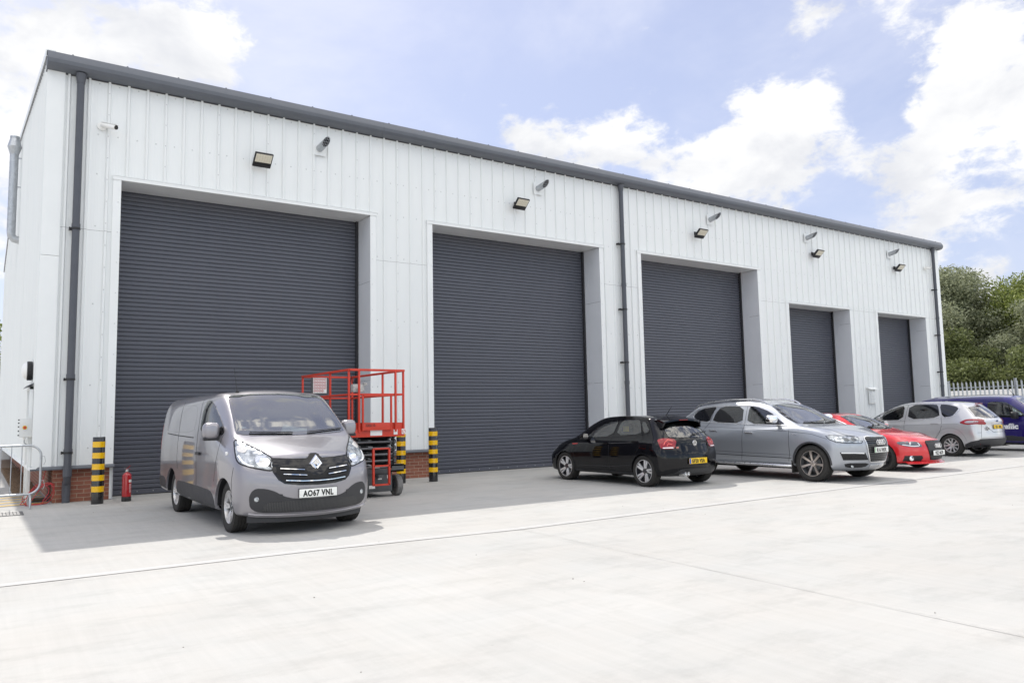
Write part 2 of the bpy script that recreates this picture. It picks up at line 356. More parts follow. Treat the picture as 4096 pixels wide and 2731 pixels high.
def rib_line(a, b, depth=.036, off=0.):
    # points (t, out) of the ribbed profile between a and b
    out = [(a, 0)]; k = math.ceil((a-.04-off)/RP)
    while k*RP+off < b+.04:
        c = k*RP+off
        for d, o in ((-.036, 0), (-.017, depth), (.017, depth), (.036, 0)):
            if a < c+d < b: out.append((c+d, o))
        k += 1
    out.append((b, 0)); return out
def front_clad(x0, x1, z0, z1, mb, y=0.):
    mb.sheet([(t, y-o, z0) for t, o in rib_line(x0, x1)], (0, 0, z1-z0))
unit = thing('industrial_unit', 'long white ribbed metal unit with five dark grey roller shutters and brick base', 'building', (16, 12, 0))
def U(mb, name, m, **k):
    o = mb.build(name, m, None, **k); o.parent = unit; o.matrix_parent_inverse = Matrix.Translation((-16, -12, 0)); return o
DOORS = [(.262, 5.73, 6.42), (7.445, 13.075, 6.42), (14.778, 20.387, 6.42), (22.08, 25.91, 5.35), (27.87, 31.60, 5.35)]
XL, XR = -1.10, 33.03; ZB, ZS, ZE = .70, 5.335, 8.46
xs = XL+.02
for x0, x1, zt in DOORS+[(XR-.02, 0, 0)]:
    c = MB(); front_clad(xs+.08, x0-.08, ZB, ZS, c); U(c, 'lower_cladding', CLAD); xs = x1
c = MB()
c2 = [XL+.1]
for x0, x1, zt in DOORS[:3]:
    front_clad(c2[0], x0-.08, ZS+.004, zt+.03, c, -.004); c2 = [x1+.08]
front_clad(c2[0], XR-.1, ZS+.004, DOORS[0][2]+.03, c, -.004)
front_clad(XL+.1, XR-.1, DOORS[0][2]+.03, ZE+.1, c, -.004)
U(c, 'front_cladding', CLAD)
# solid core behind the sheets
k = MB(); xs = XL+.06
for x0, x1, zt in DOORS:
    k.box(xs, x0-.02, .03, .40, .66, ZE); k.box(x0-.02, x1+.02, .03, .40, zt+.03, ZE); xs = x1+.02
k.box(xs, XR-.06, .03, .40, .66, ZE)
U(k, 'wall_core', mat('inner wall', (.10, .10, .10), .8))
# screws of the sheets
heads = []
def hexhead(x, z, y=-.004, r=.011): heads.append((x, y, z, r))
def head_mesh(s, x, y, z, r):
    s.add([(x+r*cos(a*pi/3), y-.008, z+r*sin(a*pi/3)) for a in range(6)]+[(x+r*1.5*cos(a*pi/3), y, z+r*1.5*sin(a*pi/3)) for a in range(6)], [(5, 4, 3, 2, 1, 0)]+[(i, (i+1) % 6, 6+(i+1) % 6, 6+i) for i in range(6)])
def in_door(x, z, pad=.16): return any(x0-pad < x < x1+pad and z < zt+.12 for x0, x1, zt in DOORS)
for n in range(-3, 92):
    for z in (8.38, 7.32, 6.50, 5.43, 3.86, 2.25, 1.03):
        x = (n+.5)*RP
        if not in_door(x, z) and XL+.35 < x < XR-.3: hexhead(x, z)
    if n % 3 == 0:
        z = 8.2
        while z > .9:
            if not in_door(n*RP, z) and XL+.35 < n*RP < XR-.3: hexhead(n*RP, z, -.04, .009)
            z -= .45
for x0, x1, zt in DOORS:
    z = 1.
    while z < zt:
        hexhead(x0-.05, z, -.047, .008); hexhead(x1+.05, z, -.047, .008); z += .62
heads.sort(key=lambda h: (Vector(h[:3])-CAM).length)
SCR2 = mat('screw heads', (.58, .59, .59), .4, metal=.3); protos = {}
for x, y, z, r in heads[:100]:
    if r not in protos:
        m_ = MB(); head_mesh(m_, 0, 0, 0, r); protos[r] = U(m_, 'screw_head', SCR2); o = protos[r]
    else: o = protos[r].copy(); col.objects.link(o)
    o.location = (x, y, z)
s = MB()
for h in heads[100:]: head_mesh(s, *h)
tag(U(s, 'sheet_screws', SCR2), kind='stuff')
# corner flashings
for a, b in ((XL, -.79), (XR-.29, XR)):
    m_ = MB()
    for z0, z1 in ((.70, 4.745), (4.752, 8.50)): m_.box(a, b, -.047, .0, z0, z1)
    U(m_, 'corner_flashing', TRIM)
# openings: jambs, head, soffit, reveals
for x0, x1, zt in DOORS:
    U(MB().extrude([(x0-.15, 0, .70), (x0-.15, -.047, .70), (x0, -.047, .70), (x0, -.043, .70), (x0-.146, -.043, .70), (x0-.146, 0, .70)], (0, 0, zt-.70)), 'jamb_flashing', TRIM)
    U(MB().extrude([(x1+.15, 0, .70), (x1+.15, -.047, .70), (x1, -.047, .70), (x1, -.043, .70), (x1+.146, -.043, .70), (x1+.146, 0, .70)], (0, 0, zt-.70)), 'jamb_flashing', TRIM)
    h = MB(); h.extrude([(x0-.16, -.02, zt+.002), (x0-.16, -.058, zt+.002), (x0-.16, -.058, zt+.078), (x0-.16, -.067, zt+.080), (x0-.16, -.067, zt+.088), (x0-.16, -.02, zt+.088)], (x1-x0+.33, 0, 0))
    U(h, 'head_flashing', TRIM)
    for a in (x0-.004, x1):
        r = MB(); z0 = 0.
        for z1 in (2.4, 4.8, zt):
            if z1 > z0+.4 and (z1 < zt+.01): r.box(a, a+.004, -.0425, .79, z0, min(z1, zt)-.007); z0 = z1
        if z0 < zt: r.box(a, a+.004, -.0425, .79, z0, zt)
        tag(U(r, 'reveal', REV), kind=None)
    r = MB(); r.box(x0-.012, x1+.012, -.0425, .79, zt+.0, zt+.0015); U(r, 'head_soffit', TRIM)
# roller shutters
PITCH = .091
for x0, x1, zt in DOORS:
    sh = MB(); line = []; z = .12
    while z < zt+.05:
        line += [(z, .034), (z+.007, .033), (z+.010, .002), (z+.022, -.003), (z+.050, -.004), (z+.080, -.002), (z+.087, .003), (z+.0885, .033)]
        z += PITCH
    sh.sheet([(x0+.03, .75+o, zz) for zz, o in line], (x1-x0-.06, 0, 0))
    so_ = U(sh, 'roller_shutter', SHUT)
    b = MB(); b.box(x0+.03, x1-.03, .735, .765, .018, .118)
    x = x0+.25
    while x < x1-.1: b.box(x-.008, x+.008, .728, .736, .06, .076, 1); x += .31
    br_ = b.build('bottom_rail', [SHUT, SCR]); br_.parent = so_
    rb = MB(); rb.box(x0+.03, x1-.03, .730, .77, .0, .018); o_ = rb.build('rubber_seal', M['rubber']); o_.parent = so_
    for a in (x0+.002, x1-.062):
        gd = MB(); gd.box(a, a+.06, .67, .725, 0, zt); U(gd, 'shutter_guide', GUIDE)
# brick base
xs = -.74; xd = XL-.03
for x0, x1 in [(d[0], d[1]) for d in DOORS]+[(XR-.02, None)]:
    U(MB().box(xs, x0-.03, .10, .76, -.1, .69), 'brick_base', BRICK)
    U(MB().extrude([(xd, .02, .70), (xd, -.055, .70), (xd, -.075, .655), (xd, -.070, .632), (xd, -.05, .632), (xd, .10, .69)], (x0+.02-xd, 0, 0)), 'drip_flashing', ANTH)
    if x1:
        U(MB().box(x0-.045, x0-.005, .082, .099, .01, .70), 'edge_angle', TRIM); U(MB().box(x1+.005, x1+.045, .082, .099, .01, .70), 'edge_angle', TRIM)
        xs = x1+.03; xd = x1-.02
# eaves gutter and fascia
GP = [(0.02, 8.44), (-.16, 8.452), (-.235, 8.475), (-.285, 8.53), (-.30, 8.60), (-.285, 8.655), (-.215, 8.765), (-.19, 8.77), (-.18, 8.75), (.02, 8.75)]
segs = [XL-.02, 6.0, 12.1, 18.2, 24.2, 30.0, XR+.03]
for a, b in zip(segs[:-1], segs[1:]):
    gt = MB(); gt.extrude([(a+.002, y, z) for y, z in GP], (b-a-.004, 0, 0)); o_ = U(gt, 'gutter', ANTH, smooth=True, ang=25)
so2 = MB(); so2.box(XL-.02, XR+.03, -.03, .05, 8.425, 8.44); U(so2, 'soffit_trim', mat('dark soffit', (.06, .062, .068), .5))
x = -.7
while x < XR: U(MB().box(x, x+.03, -.20, -.15, 8.77, 8.788), 'gutter_fixing', ANTH); x += .98
# roof and gable
RZ, YR, YB = 10.79, 12., 24.
def gx(y): return XL-.0105*y      # the gable wall runs slightly out of square
rf = MB()
for (ya, za), (yb, zb) in (((-.19, 8.765), (YR, RZ)), ((YR, RZ), (YB+.2, 8.50))):
    pts = [(x, ya, za) for x in (0,)]
    rf.add([(gx(ya)-.03, ya, za), (XR+.04, ya, za), (XR+.04, yb, zb), (gx(yb)-.03, yb, zb), (gx(ya)-.03, ya, za-.10), (XR+.04, ya, za-.10), (XR+.04, yb, zb-.10), (gx(yb)-.03, yb, zb-.10)],
           [(0, 1, 2, 3), (7, 6, 5, 4), (0, 4, 5, 1), (1, 5, 6, 2), (2, 6, 7, 3), (3, 7, 4, 0)])
U(rf, 'roof', mat('roof sheet', (.30, .31, .33), .5))
vg = MB()
for (ya, za), (yb, zb) in (((-.19, 8.775), (YR, RZ+.01)), ((YR, RZ+.01), (YB+.2, 8.51))):
    vg.add([(gx(y)+dx, y, z+dz) for (y, z) in ((ya, za), (yb, zb)) for dx, dz in ((-.045, .02), (-.045, -.13), (-.032, -.13), (.12, .02))], [(0, 4, 5, 1), (1, 5, 6, 2), (0, 3, 7, 4), (0, 1, 2, 3), (4, 7, 6, 5)])
U(vg, 'verge_flashing', TRIM)
gb = MB()
def ztop(y): return (8.70+(RZ-8.76)*y/YR if y < YR else RZ-.05-(RZ-8.5)*(y-YR)/(YB-YR))-.05
line = rib_line(.06, YB, .036, .12)
vs = [(gx(t)+.03-o, t, .70) for t, o in line]+[(gx(t)+.03-o, t, ztop(t)) for t, o in line]; n = len(line)
# leave the doorway open
fs = [(i, i+1, n+i+1, n+i) for i in range(n-1)]
gb.add(vs, fs); U(gb, 'gable_cladding', CLAD)
tk = MB()
for (t0, o0), (t1, o1) in zip(line[:-1], line[1:]):
    if o0 == o1: continue
    zz = 6.6-.36*t0
    if zz > 1.5: tk.add([(gx(t0)+.028-o0, t0, zz), (gx(t1)+.028-o1, t1, zz), (gx(t1)+.028-o1, t1, zz-.02), (gx(t0)+.028-o0, t0, zz-.02)], [(0, 1, 2, 3)])
gbk = MB(); gbk.add([(-.74, .1, -.1), (-.86, YB-.1, -.1), (-.86, YB-.1, .69), (-.74, .1, .69)], [(0, 1, 2, 3)]); gbk.box(-.7, 0, YB-.3, YB-.1, -.1, .69); U(gbk, 'gable_brick', BRICK)
gd_ = MB()
gd_.add([(gx(t)+d, t, z) for t in (-.07, YB+.03) for d, z in ((.10, .70), (-.03, .70), (-.045, .64), (.02, .632))], [(0, 1, 5, 4), (1, 2, 6, 5), (2, 3, 7, 6), (0, 3, 2, 1), (4, 5, 6, 7)])
U(gd_, 'gable_drip', TRIM)
ob = MB(); ob.add([(XR, .1, 0), (XR, YB, 0), (XR, YB, 8.4), (XR, YR, RZ-.1), (XR, .1, 8.6)], [(0, 1, 2, 3, 4)])
ob.add([(gx(YB), YB, 0), (XR, YB, 0), (XR, YB, 8.45), (gx(YB), YB, 8.45)], [(0, 1, 2, 3)]); U(ob, 'rear_wall', TRIM)
# door in the gable, seen almost edge-on
dw = MB(); dw.box(-1.165, -1.10, .42, .47, .02, 2.23); dw.box(-1.165, -1.10, 1.46, 1.51, .02, 2.23); dw.box(-1.165, -1.10, .42, 1.51, 2.18, 2.23)
dfr = U(dw, 'door_frame', TRIM, bevel=.003)
dd = MB(); dd.box(-1.135, -1.105, .47, 1.46, .05, 2.18); ddo = dd.build('door', mat('door grey', (.52, .55, .55), .4)); ddo.parent = dfr
hd = MB(); hd.extrude([(-1.10, .36, 2.30), (-1.23, .36, 2.235), (-1.23, .36, 2.225), (-1.10, .36, 2.28)], (0, 1.2, 0)); U(hd, 'door_hood', ANTH)
# downpipes
def downpipe(x, neck):
    root = MB(); r = .068
    root.tube([(x, -.135, 8.44), (x, -.135, 8.28)], [.105, r+.008], 20)
    root.tube([(x, -.135, 8.28), (x, -.135, 8.25)], [r+.008, r+.008], 20)
    root.tube([(x, -.135, 8.25), (x, -.135, .66)], r, 20)
    for z in (5.3, 2.35, .92): root.tube([(x, -.135, z), (x, -.135, z+.10)], r+.009, 20)
    root.tube([(x, -.135, .66), (x, -.135, .50)], r+.010, 20)
    if neck:
        root.tube([(x, -.135, .52), (x, -.10, .44), (x, -.02, .37)], r, 20); root.tube([(x, -.03, .39), (x, .0, .34), (x, .0, .12)], r+.006, 20); root.tube([(x, .0, .14), (x, .0, .0)], r, 20)
    else: root.tube([(x, -.135, .52), (x, -.135, 0)], r, 20)
    o = U(root, 'downpipe', PIPE, smooth=True, ang=40)
    for z in ((5.30, 2.35, .95) if neck else (6.6, 4.6, 3.0, 1.2)):
        b = MB(); b.tube([(x, -.135, z-.02), (x, -.135, z+.02)], r+.013, 20); e_ = .105 if neck else .15; b.box(x-e_, x-.06, -.145, -.125, z-.014, z+.014); b.box(x-e_-.01, x-e_+.012, -.145, -.03, z-.026, z+.026); b.box(x-e_, x-.0, -.055, -.04, z-.02, z+.02)
        bo = b.build('pipe_bracket', M['black']); bo.parent = o
for x, nk in ((-.526, True), (13.94, False), (32.43, False)): downpipe(x, nk)
# flue on the gable
fl = MB(); fx, fy = -1.41, 10.2
fl.tube([(fx, fy, 7.3), (fx, fy, 9.72)], .115, 20)
for i in range(15): fl.tube([(fx, fy, 7.36+i*.16), (fx, fy, 7.37+i*.16)], .120, 20)
fl.tube([(fx, fy, 7.32), (fx+.01, fy, 7.2), (fx+.08, fy, 7.10), (fx+.26, fy, 7.06)], .115, 20)
fl.tube([(fx, fy, 9.70), (fx, fy, 9.95)], [.115, .19], 20); fl.tube([(fx, fy, 9.95), (fx, fy, 10.22)], [.19, .12], 20); fl.tube([(fx, fy, 10.22), (fx, fy, 10.27)], .13, 20)
flo = U(fl, 'flue', M['galv'], smooth=True, ang=40)
fb = MB(); fb.box(fx-.02, fx+.26, fy-.02, fy+.02, 9.6, 9.63); fb.box(fx-.02, fx+.26, fy-.02, fy+.02, 8.7, 8.73); o_ = fb.build('flue_bracket', M['galv']); o_.parent = flo
# ================================================================ fittings on the facade
LED = mat('lamp lens', (.78, .74, .62), .25, noise_amt=.04, nscale=30)
def floodlight():
    t = thing('floodlight', '', 'floodlight', (0, 0, 0), 0, 'black floodlights above the shutters')
    w = MB(); w.box(-.06, .06, -.02, 0, -.06, .08); w.box(-.045, .045, -.05, -.02, -.03, .06); w.build('wall_plate', M['black'], t, bevel=.004)
    w = MB(); w.bar((-.03, -.03, .03), (-.17, -.20, -.03), .03, .012); w.bar((.03, -.03, .03), (.17, -.20, -.03), .03, .012); w.bar((-.17, -.2, -.03), (.17, -.2, -.03), .03, .012); w.build('bracket', M['black'], t)
    c_ = Vector((.0, -.26, -.03)); ax = Vector((1, 0, 0)); nrm = Vector((0, -.68, -.733)); up = Vector((0, -.733, .68))
    b = MB(); b.obox(c_, ax*.20, up*.175, nrm*.028); b.build('housing', M['black'], t, bevel=.012)
    b = MB()
    for i in range(9): b.obox(c_-nrm*.045+ax*(-.16+i*.04), ax*.004, up*.15, nrm*.02)
    b.build('heat_fins', M['black'], t)
    b = MB(); b.obox(c_+nrm*.031+up*.055, ax*.175, up*.10, nrm*.003)
    l = b.build('lens', LED, t)
    b = MB(); 
    for i in range(5): b.obox(c_+nrm*.035+up*(-.02+i*.036), ax*.16, up*.002, nrm*.0006)
    for i in range(6): b.obox(c_+nrm*.0355+up*.055+ax*(-.14+i*.056), ax*.002, up*.09, nrm*.0006)
    o = b.build('diode_grid', mat('lens lines', (.55, .50, .38), .5)); o.parent = l
    b = MB(); b.tube([(0, -.05, .03), (.05, -.1, .06), (.06, -.18, .05), (.02, -.22, .01)], .008, 6); b.build('cable', M['black'], t)
    return t
fl0 = floodlight()
FLP = [(3.04, 7.29, 'black floodlight with cream lens above the first shutter, behind the silver van'), (10.07, 7.29, 'black floodlight above the second shutter from the left'), (17.29, 7.32, 'black floodlight above the middle shutter, right of the middle downpipe'),
       (23.67, 7.31, 'black floodlight above the fourth shutter'), (29.34, 7.30, 'black floodlight above the last and farthest shutter')]
for i, (x, z, lb) in enumerate(FLP):
    o = fl0 if i == 0 else copy_tree(fl0); o.location = (x, -.045, z); o['label'] = lb
    o.rotation_euler = (0, 0, (.0, .03, -.02, .02, -.03)[i])
def vent():
    t = thing('vent_duct', '', 'vent', (0, 0, 0), 0, 'steel vent ducts above the shutters')
    b = MB(); b.box(-.15, .15, -.006, 0, -.17, .17); b.build('backing_plate', CLAD, t)
    d = Vector((.12, -.96, .20)).normalized(); e = Vector((1, 0, 0)); g_ = d.cross(e)
    b = MB(); n = 24; ring0 = []; ring1 = []; ri = []
    for j in range(n):
        a = 2*pi*j/n; o = e*cos(a)*.085+g_*sin(a)*.085; up = (o.z/.085)
        ring0.append(o+Vector((0, 0, 0))); L_ = .34+.11*up; ring1.append(o+d*L_); ri.append(o*.93+d*L_)
    ri2 = [p-d*.025 for p in ri]
    b.add(ring0+ring1+ri+ri2, [(j, (j+1) % n, n+(j+1) % n, n+j) for j in range(n)]+[(n+j, n+(j+1) % n, 2*n+(j+1) % n, 2*n+j) for j in range(n)]+[(2*n+j, 2*n+(j+1) % n, 3*n+(j+1) % n, 3*n+j) for j in range(n)])
    b.build('duct', M['galv'], t, smooth=True, ang=50)
    b = MB(); b.add([p*1.0 for p in ri2], [tuple(range(n))]); gr = b.build('grille', mat('vent dark', (.012, .012, .013), .8), t)
    w_ = MB()
    for q in (2, 4, 6, 8, 10): w_.bar(ri[q], ri[n-q], .005, .005); w_.bar(ri[(n//4+q) % n], ri[(n//4-q) % n], .005, .005)
    b = MB()
    for k_ in (): b.bar(ri[0]*0+e*k_+d*(.33)-g_*.0+g_*.07+d*0, e*k_+d*.33-g_*.07, .006, .006); b.bar(-e*.075+g_*k_+d*.33, e*.075+g_*k_+d*.33, .006, .006)
    o = w_.build('grille_wire', M['galv']); o.parent = gr
    return t
v0 = vent()
VP = [(4.44, 7.86, 'short steel vent duct with dark mouth, nearest one, above the first shutter'), (10.85, 7.87, 'short steel vent duct above the second shutter from the left'), (18.03, 7.90, 'short steel vent duct above the middle shutter'),
      (23.37, 7.89, 'short steel vent duct above the fourth shutter'), (29.02, 7.86, 'short steel vent duct above the farthest shutter')]
for i, (x, z, lb) in enumerate(VP):
    o = v0 if i == 0 else copy_tree(v0); o.location = (x, -.045, z); o['label'] = lb
def cctv(loc, lb, dome=False):
    t = thing('security_camera', lb, 'camera', loc, 0, 'white security cameras high on the front wall')
    b = MB(); b.tube([(0, 0, 0), (0, -.03, 0)], .085, 20); b.tube([(0, -.03, 0), (0, -.045, 0)], [.085, .05], 20); b.build('mount', M['white_plastic'], t, smooth=True, ang=40)
    b = MB(); b.tube([(0, -.03, 0), (.03, -.09, .0)], .03, 12); b.build('arm', M['white_plastic'], t, smooth=True)
    a = Vector((.0, -.06, .02)); e = a+(Vector((.22, -.26, -.10)) if not dome else Vector((.15, -.12, -.04)))
    b = MB(); b.tube([a, a+(e-a)*.97, e], [.05, .05, .046], 16); b.build('housing', M['white_plastic'], t, smooth=True, ang=40)
    d = (e-a).normalized(); b = MB(); b.tube([e-d*.01, e+d*.012], .044, 16); l = b.build('lens_window', mat('cctv glass', (.01, .01, .012), .1), t, smooth=True, ang=40)
    b = MB(); b.bar(a+Vector((0, 0, .052)), e+d*.05+Vector((0, 0, .052)), .08, .006); b.build('sun_shield', M['white_plastic'], t)
    return t
cctv((-.12, -.005, 7.49), 'white bullet camera high on the wall beside the left downpipe')
cctv((31.82, -.045, 7.53), 'small white camera high at the far right end beside the last downpipe', True)
# flue vent cowl low on the wall near the last shutter
t = thing('wall_vent', 'white louvred wall vent with small hood, low between the two right-hand shutters', 'vent', (27.05, -.04, 1.9))
b = MB(); b.box(-.19, .19, -.05, 0, -.24, .24); b.build('frame', TRIM, t, bevel=.004)
b = MB()
for i in range(7): b.extrude([(-.16, -.05, -.19+i*.058), (-.16, -.085, -.205+i*.058), (-.16, -.085, -.198+i*.058), (-.16, -.05, -.165+i*.058)], (.32, 0, 0))
b.build('louvres', TRIM, t)
b = MB(); b.extrude([(-.30, 0, .42), (-.30, -.16, .34), (-.30, -.16, .33), (-.30, 0, .40)], (.6, 0, 0)); b.build('hood', TRIM, t)
# bulkhead light, control box on the gable
t = thing('bulkhead_light', 'round black bulkhead light with white dome, seen edge-on on the gable wall', 'lamp', (-1.115, .85, 2.56))
b = MB(); b.lathe([(0, 0), (.185, 0), (.19, -.02), (.19, -.085), (.175, -.095), (0, -.095)], axis='x', n=32); b.build('body', M['black'], t, smooth=True, ang=40)
b = MB(); b.lathe([(.170, -.094), (.155, -.13), (.11, -.165), (.05, -.182), (0, -.186)], axis='x', n=32); b.build('diffuser', M['white_plastic'], t, smooth=True, ang=60)
t = thing('control_box', 'grey control box with red emergency stop on a yellow ring beside the gable door', 'control box', (-1.205, .36, 1.26))
CB = mat('box grey', (.68, .69, .68), .4, noise_amt=.03)
b = MB(); b.box(-.105, .105, -.08, .08, 0, .36); b.build('enclosure', CB, t, bevel=.004)
b = MB(); b.box(-.108, .098, -.092, -.081, .004, .356); b.build('lid', CB, t, bevel=.003)
b = MB(); b.cyl((-.02, -.092, .185), (-.02, -.098, .185), .038, 24); b.build('yellow_ring', mat('safety yellow', (.75, .50, .02), .4), t)
b = MB(); b.cyl((-.02, -.098, .185), (-.02, -.125, .185), .024, 20); b.build('stop_button', mat('button red', (.45, .04, .03), .35), t, smooth=True, ang=40)
b = MB()
for z in (.04, .12, .2, .27, .33): b.box(-.13, -.108, -.09, -.03, z-.012, z+.012)
b.build('hinge', M['black'], t)
b = MB(); b.cyl((-.02, 0, 0), (-.02, 0, -.05), .022, 14); b.build('cable_gland', M['white_plastic'], t)
b = MB(); b.tube([(-.02, 0, -.05), (-.015, 0, -.10), (.02, .0, -.145), (.08, .0, -.155), (.14, .02, -.155)], .013, 8); b.build('conduit', M['galv'], t, smooth=True)
# ================================================================ vehicle library
# car space: x = distance back from the nose is s (so X = -s), +X forward, +Y the car's left, Z up
def interp(keys, x):
    xs = [k[0] for k in keys]; ys = [k[1] for k in keys]
    if len(xs) == 1 or x <= xs[0]: return ys[0]
    if x >= xs[-1]: return ys[-1]
    # monotone cubic (pchip)
    i = 0
    while x > xs[i+1]: i += 1
    h = [xs[j+1]-xs[j] for j in range(len(xs)-1)]; d = [(ys[j+1]-ys[j])/h[j] for j in range(len(xs)-1)]
    def slope(j):
        if j == 0: return d[0]
        if j == len(xs)-1: return d[-1]
        if d[j-1]*d[j] <= 0: return 0.
        w1 = 2*h[j]+h[j-1]; w2 = h[j]+2*h[j-1]
        return (w1+w2)/(w1/d[j-1]+w2/d[j])
    m0, m1 = slope(i), slope(i+1); t = (x-xs[i])/h[i]
    return ys[i]*(2*t**3-3*t*t+1)+m0*h[i]*(t**3-2*t*t+t)+ys[i+1]*(3*t*t-2*t**3)+m1*h[i]*(t**3-t*t)
def car_shell(sp, level=3):
    """Smooth closed body skin: rows run along the side, wrap round nose and tail, columns cross the top."""
    st = sp['stations']; rows = sp['rows']; R = len(rows); K = sp.get('K', 3); n = len(st)
    verts = {}; bm = bmesh.new()
    def V(key, x, y, z):
        if key not in verts: verts[key] = bm.verts.new((x, y, z))
        return verts[key]
    F0 = sp['front']; B0 = sp['rear']; L = sp['L']; swF = sp['sweepF']; swB = sp['sweepB']
    def yz(i, s): return interp(rows[i][0], s), interp(rows[i][1], s)
    sb = sp.get('sb', L-1.25)
    def remap(i, s):
        if s <= sb: return s
        e = L-B0[i]-(swB[i] if isinstance(swB, (list, tuple)) else swB)
        return sb+(s-sb)*(e-sb)/(L-sb)
    def side(i, j, sg):
        s = remap(i, st[j])
        if j == 0: s = F0[i]+(swF[i] if isinstance(swF, (list, tuple)) else swF)
        elif j == n-1: s = L-B0[i]-(swB[i] if isinstance(swB, (list, tuple)) else swB)
        y, z = yz(i, s)
        if j == 0: y *= sp.get('yF', 1.); z = sp['zF'][i]
        if j == n-1: y *= sp.get('yB', 1.); z = sp['zB'][i]
        return V(('s', i, j, sg), -s, sg*y, z)
    def top(k, j, sg):
        if k == 0: return side(R-1, j, sg)
        if k == K: sg = 0
        s = remap(R-1, st[j])
        if j == 0 or j == n-1:
            return cap(R-1, k, j, sg)
        y, z = yz(R-1, s); t = k/K; zt = interp(sp['top'], s)
        return V(('t', k, j, sg), -s, sg*y*(1-t), z+(zt-z)*(1-(1-t)**2.2))
    def cap(i, k, j, sg):
        if k == 0: return side(i, j, sg)
        if k == K: sg = 0
        t = k/K
        if j == 0: s0 = F0[i]; sw = (swF[i] if isinstance(swF, (list, tuple)) else swF); s = s0+sw*(1-t)**sp.get('pF', 2.2); y, z = yz(i, s0+sw); y *= sp.get('yF', 1.); z = sp['zF'][i]; zc = sp.get('zFc', sp['zF'])[i]
        else: s0 = B0[i]; sw = (swB[i] if isinstance(swB, (list, tuple)) else swB); s = L-s0-sw*(1-t)**sp.get('pB', 2.2); y, z = yz(i, L-s0-sw); y *= sp.get('yB', 1.); z = sp['zB'][i]; zc = sp.get('zBc', sp['zB'])[i]
        return V(('c', i, k, j, sg), -s, sg*y*(1-t), z+(zc-z)*(1-(1-t)**2))
    for sg in (1, -1):
        def quad(a, b, c, d):
            f = (a, b, c, d) if sg == 1 else (d, c, b, a)
            if len(set(f)) == 4: bm.faces.new(f)
        for j in range(n-1):
            for i in range(R-1): quad(side(i, j, sg), side(i+1, j, sg), side(i+1, j+1, sg), side(i, j+1, sg))
            for k in range(K): quad(top(k, j, sg), top(k+1, j, sg), top(k+1, j+1, sg), top(k, j+1, sg))
        for i in range(R-1):
            for k in range(K):
                quad(cap(i, k+1, 0, sg), cap(i+1, k+1, 0, sg), cap(i+1, k, 0, sg), cap(i, k, 0, sg))
                quad(cap(i, k, n-1, sg), cap(i+1, k, n-1, sg), cap(i+1, k+1, n-1, sg), cap(i, k+1, n-1, sg))
    bm.normal_update(); bm.verts.index_update()
    # push the cage out so that the smoothed skin passes close to the given points
    P = np.array([v.co[:] for v in bm.verts]); T = P.copy(); nb = []; 
    for v in bm.verts:
        if v.is_boundary:
            e = [ed.other_vert(v).index for ed in v.link_edges if ed.is_boundary]; nb.append((True, e, []))
        else:
            e = [ed.other_vert(v).index for ed in v.link_edges]; d = []
            for f in v.link_faces:
                vs = [w.index for w in f.verts]; q = vs.index(v.index); d.append(vs[(q+2) % 4])
            nb.append((False, e, d))
    for it in range(sp.get('fit', 4)):
        Lm = np.zeros_like(P)
        for i, (bd, e, d) in enumerate(nb):
            if bd: Lm[i] = (4*P[i]+P[e[0]]+P[e[1]])/6
            else:
                m = len(e); Lm[i] = (m*m*P[i]+4*P[e].sum(0)+P[d].sum(0))/(m*(m+5))
        P += (T-Lm)*.85
    for v, p in zip(bm.verts, P): v.co = p
    for f in bm.faces: f.smooth = True
    me = bpy.data.meshes.new('tmp'); bm.to_mesh(me); bm.free()
    o = bpy.data.objects.new('tmp', me); col.objects.link(o)
    md = o.modifiers.new('s', 'SUBSURF'); md.levels = md.render_levels = level; md.boundary_smooth = 'ALL'
    me2 = bpy.data.meshes.new_from_object(o.evaluated_get(bpy.context.evaluated_depsgraph_get()))
    bpy.data.objects.remove(o); bpy.data.meshes.remove(me)
    bm = bmesh.new(); bm.from_mesh(me2); bpy.data.meshes.remove(me2)
    # crease lines and swage: optional displacement f(x, y, z) -> dy
    if 'disp' in sp:
        for v in bm.verts: v.co += Vector(sp['disp'](-v.co.x, v.co.y, v.co.z))
    # wheel arches: cut, then snap the rim of the cut on to a true circle
    for s, zc, r in sp['arches']:
        dead = [f for f in bm.faces if all((v.co.x+s)**2+(v.co.z-zc)**2 < (r+.012)**2 and abs(v.co.y) > .45 for v in f.verts)]
        bmesh.ops.delete(bm, geom=dead, context='FACES')
        for v in bm.verts:
            if abs(v.co.y) > .45:
                dx, dz = v.co.x+s, v.co.z-zc; d = math.hypot(dx, dz)
                if d < r+.035 and v.is_boundary and d > r*.3: v.co.x = -s+dx/d*r; v.co.z = zc+dz/d*r
                elif d < r: v.co.x = -s+dx/d*r; v.co.z = zc+dz/d*r
    loose = [v for v in bm.verts if not v.link_faces]; bmesh.ops.delete(bm, geom=loose, context='VERTS')
    bm.normal_update()
    return bm
def poly_w(vs, p):
    ws = [1/max(1e-9, (v-p).length_squared) for v in vs]; t = sum(ws); return [w/t for w in ws]
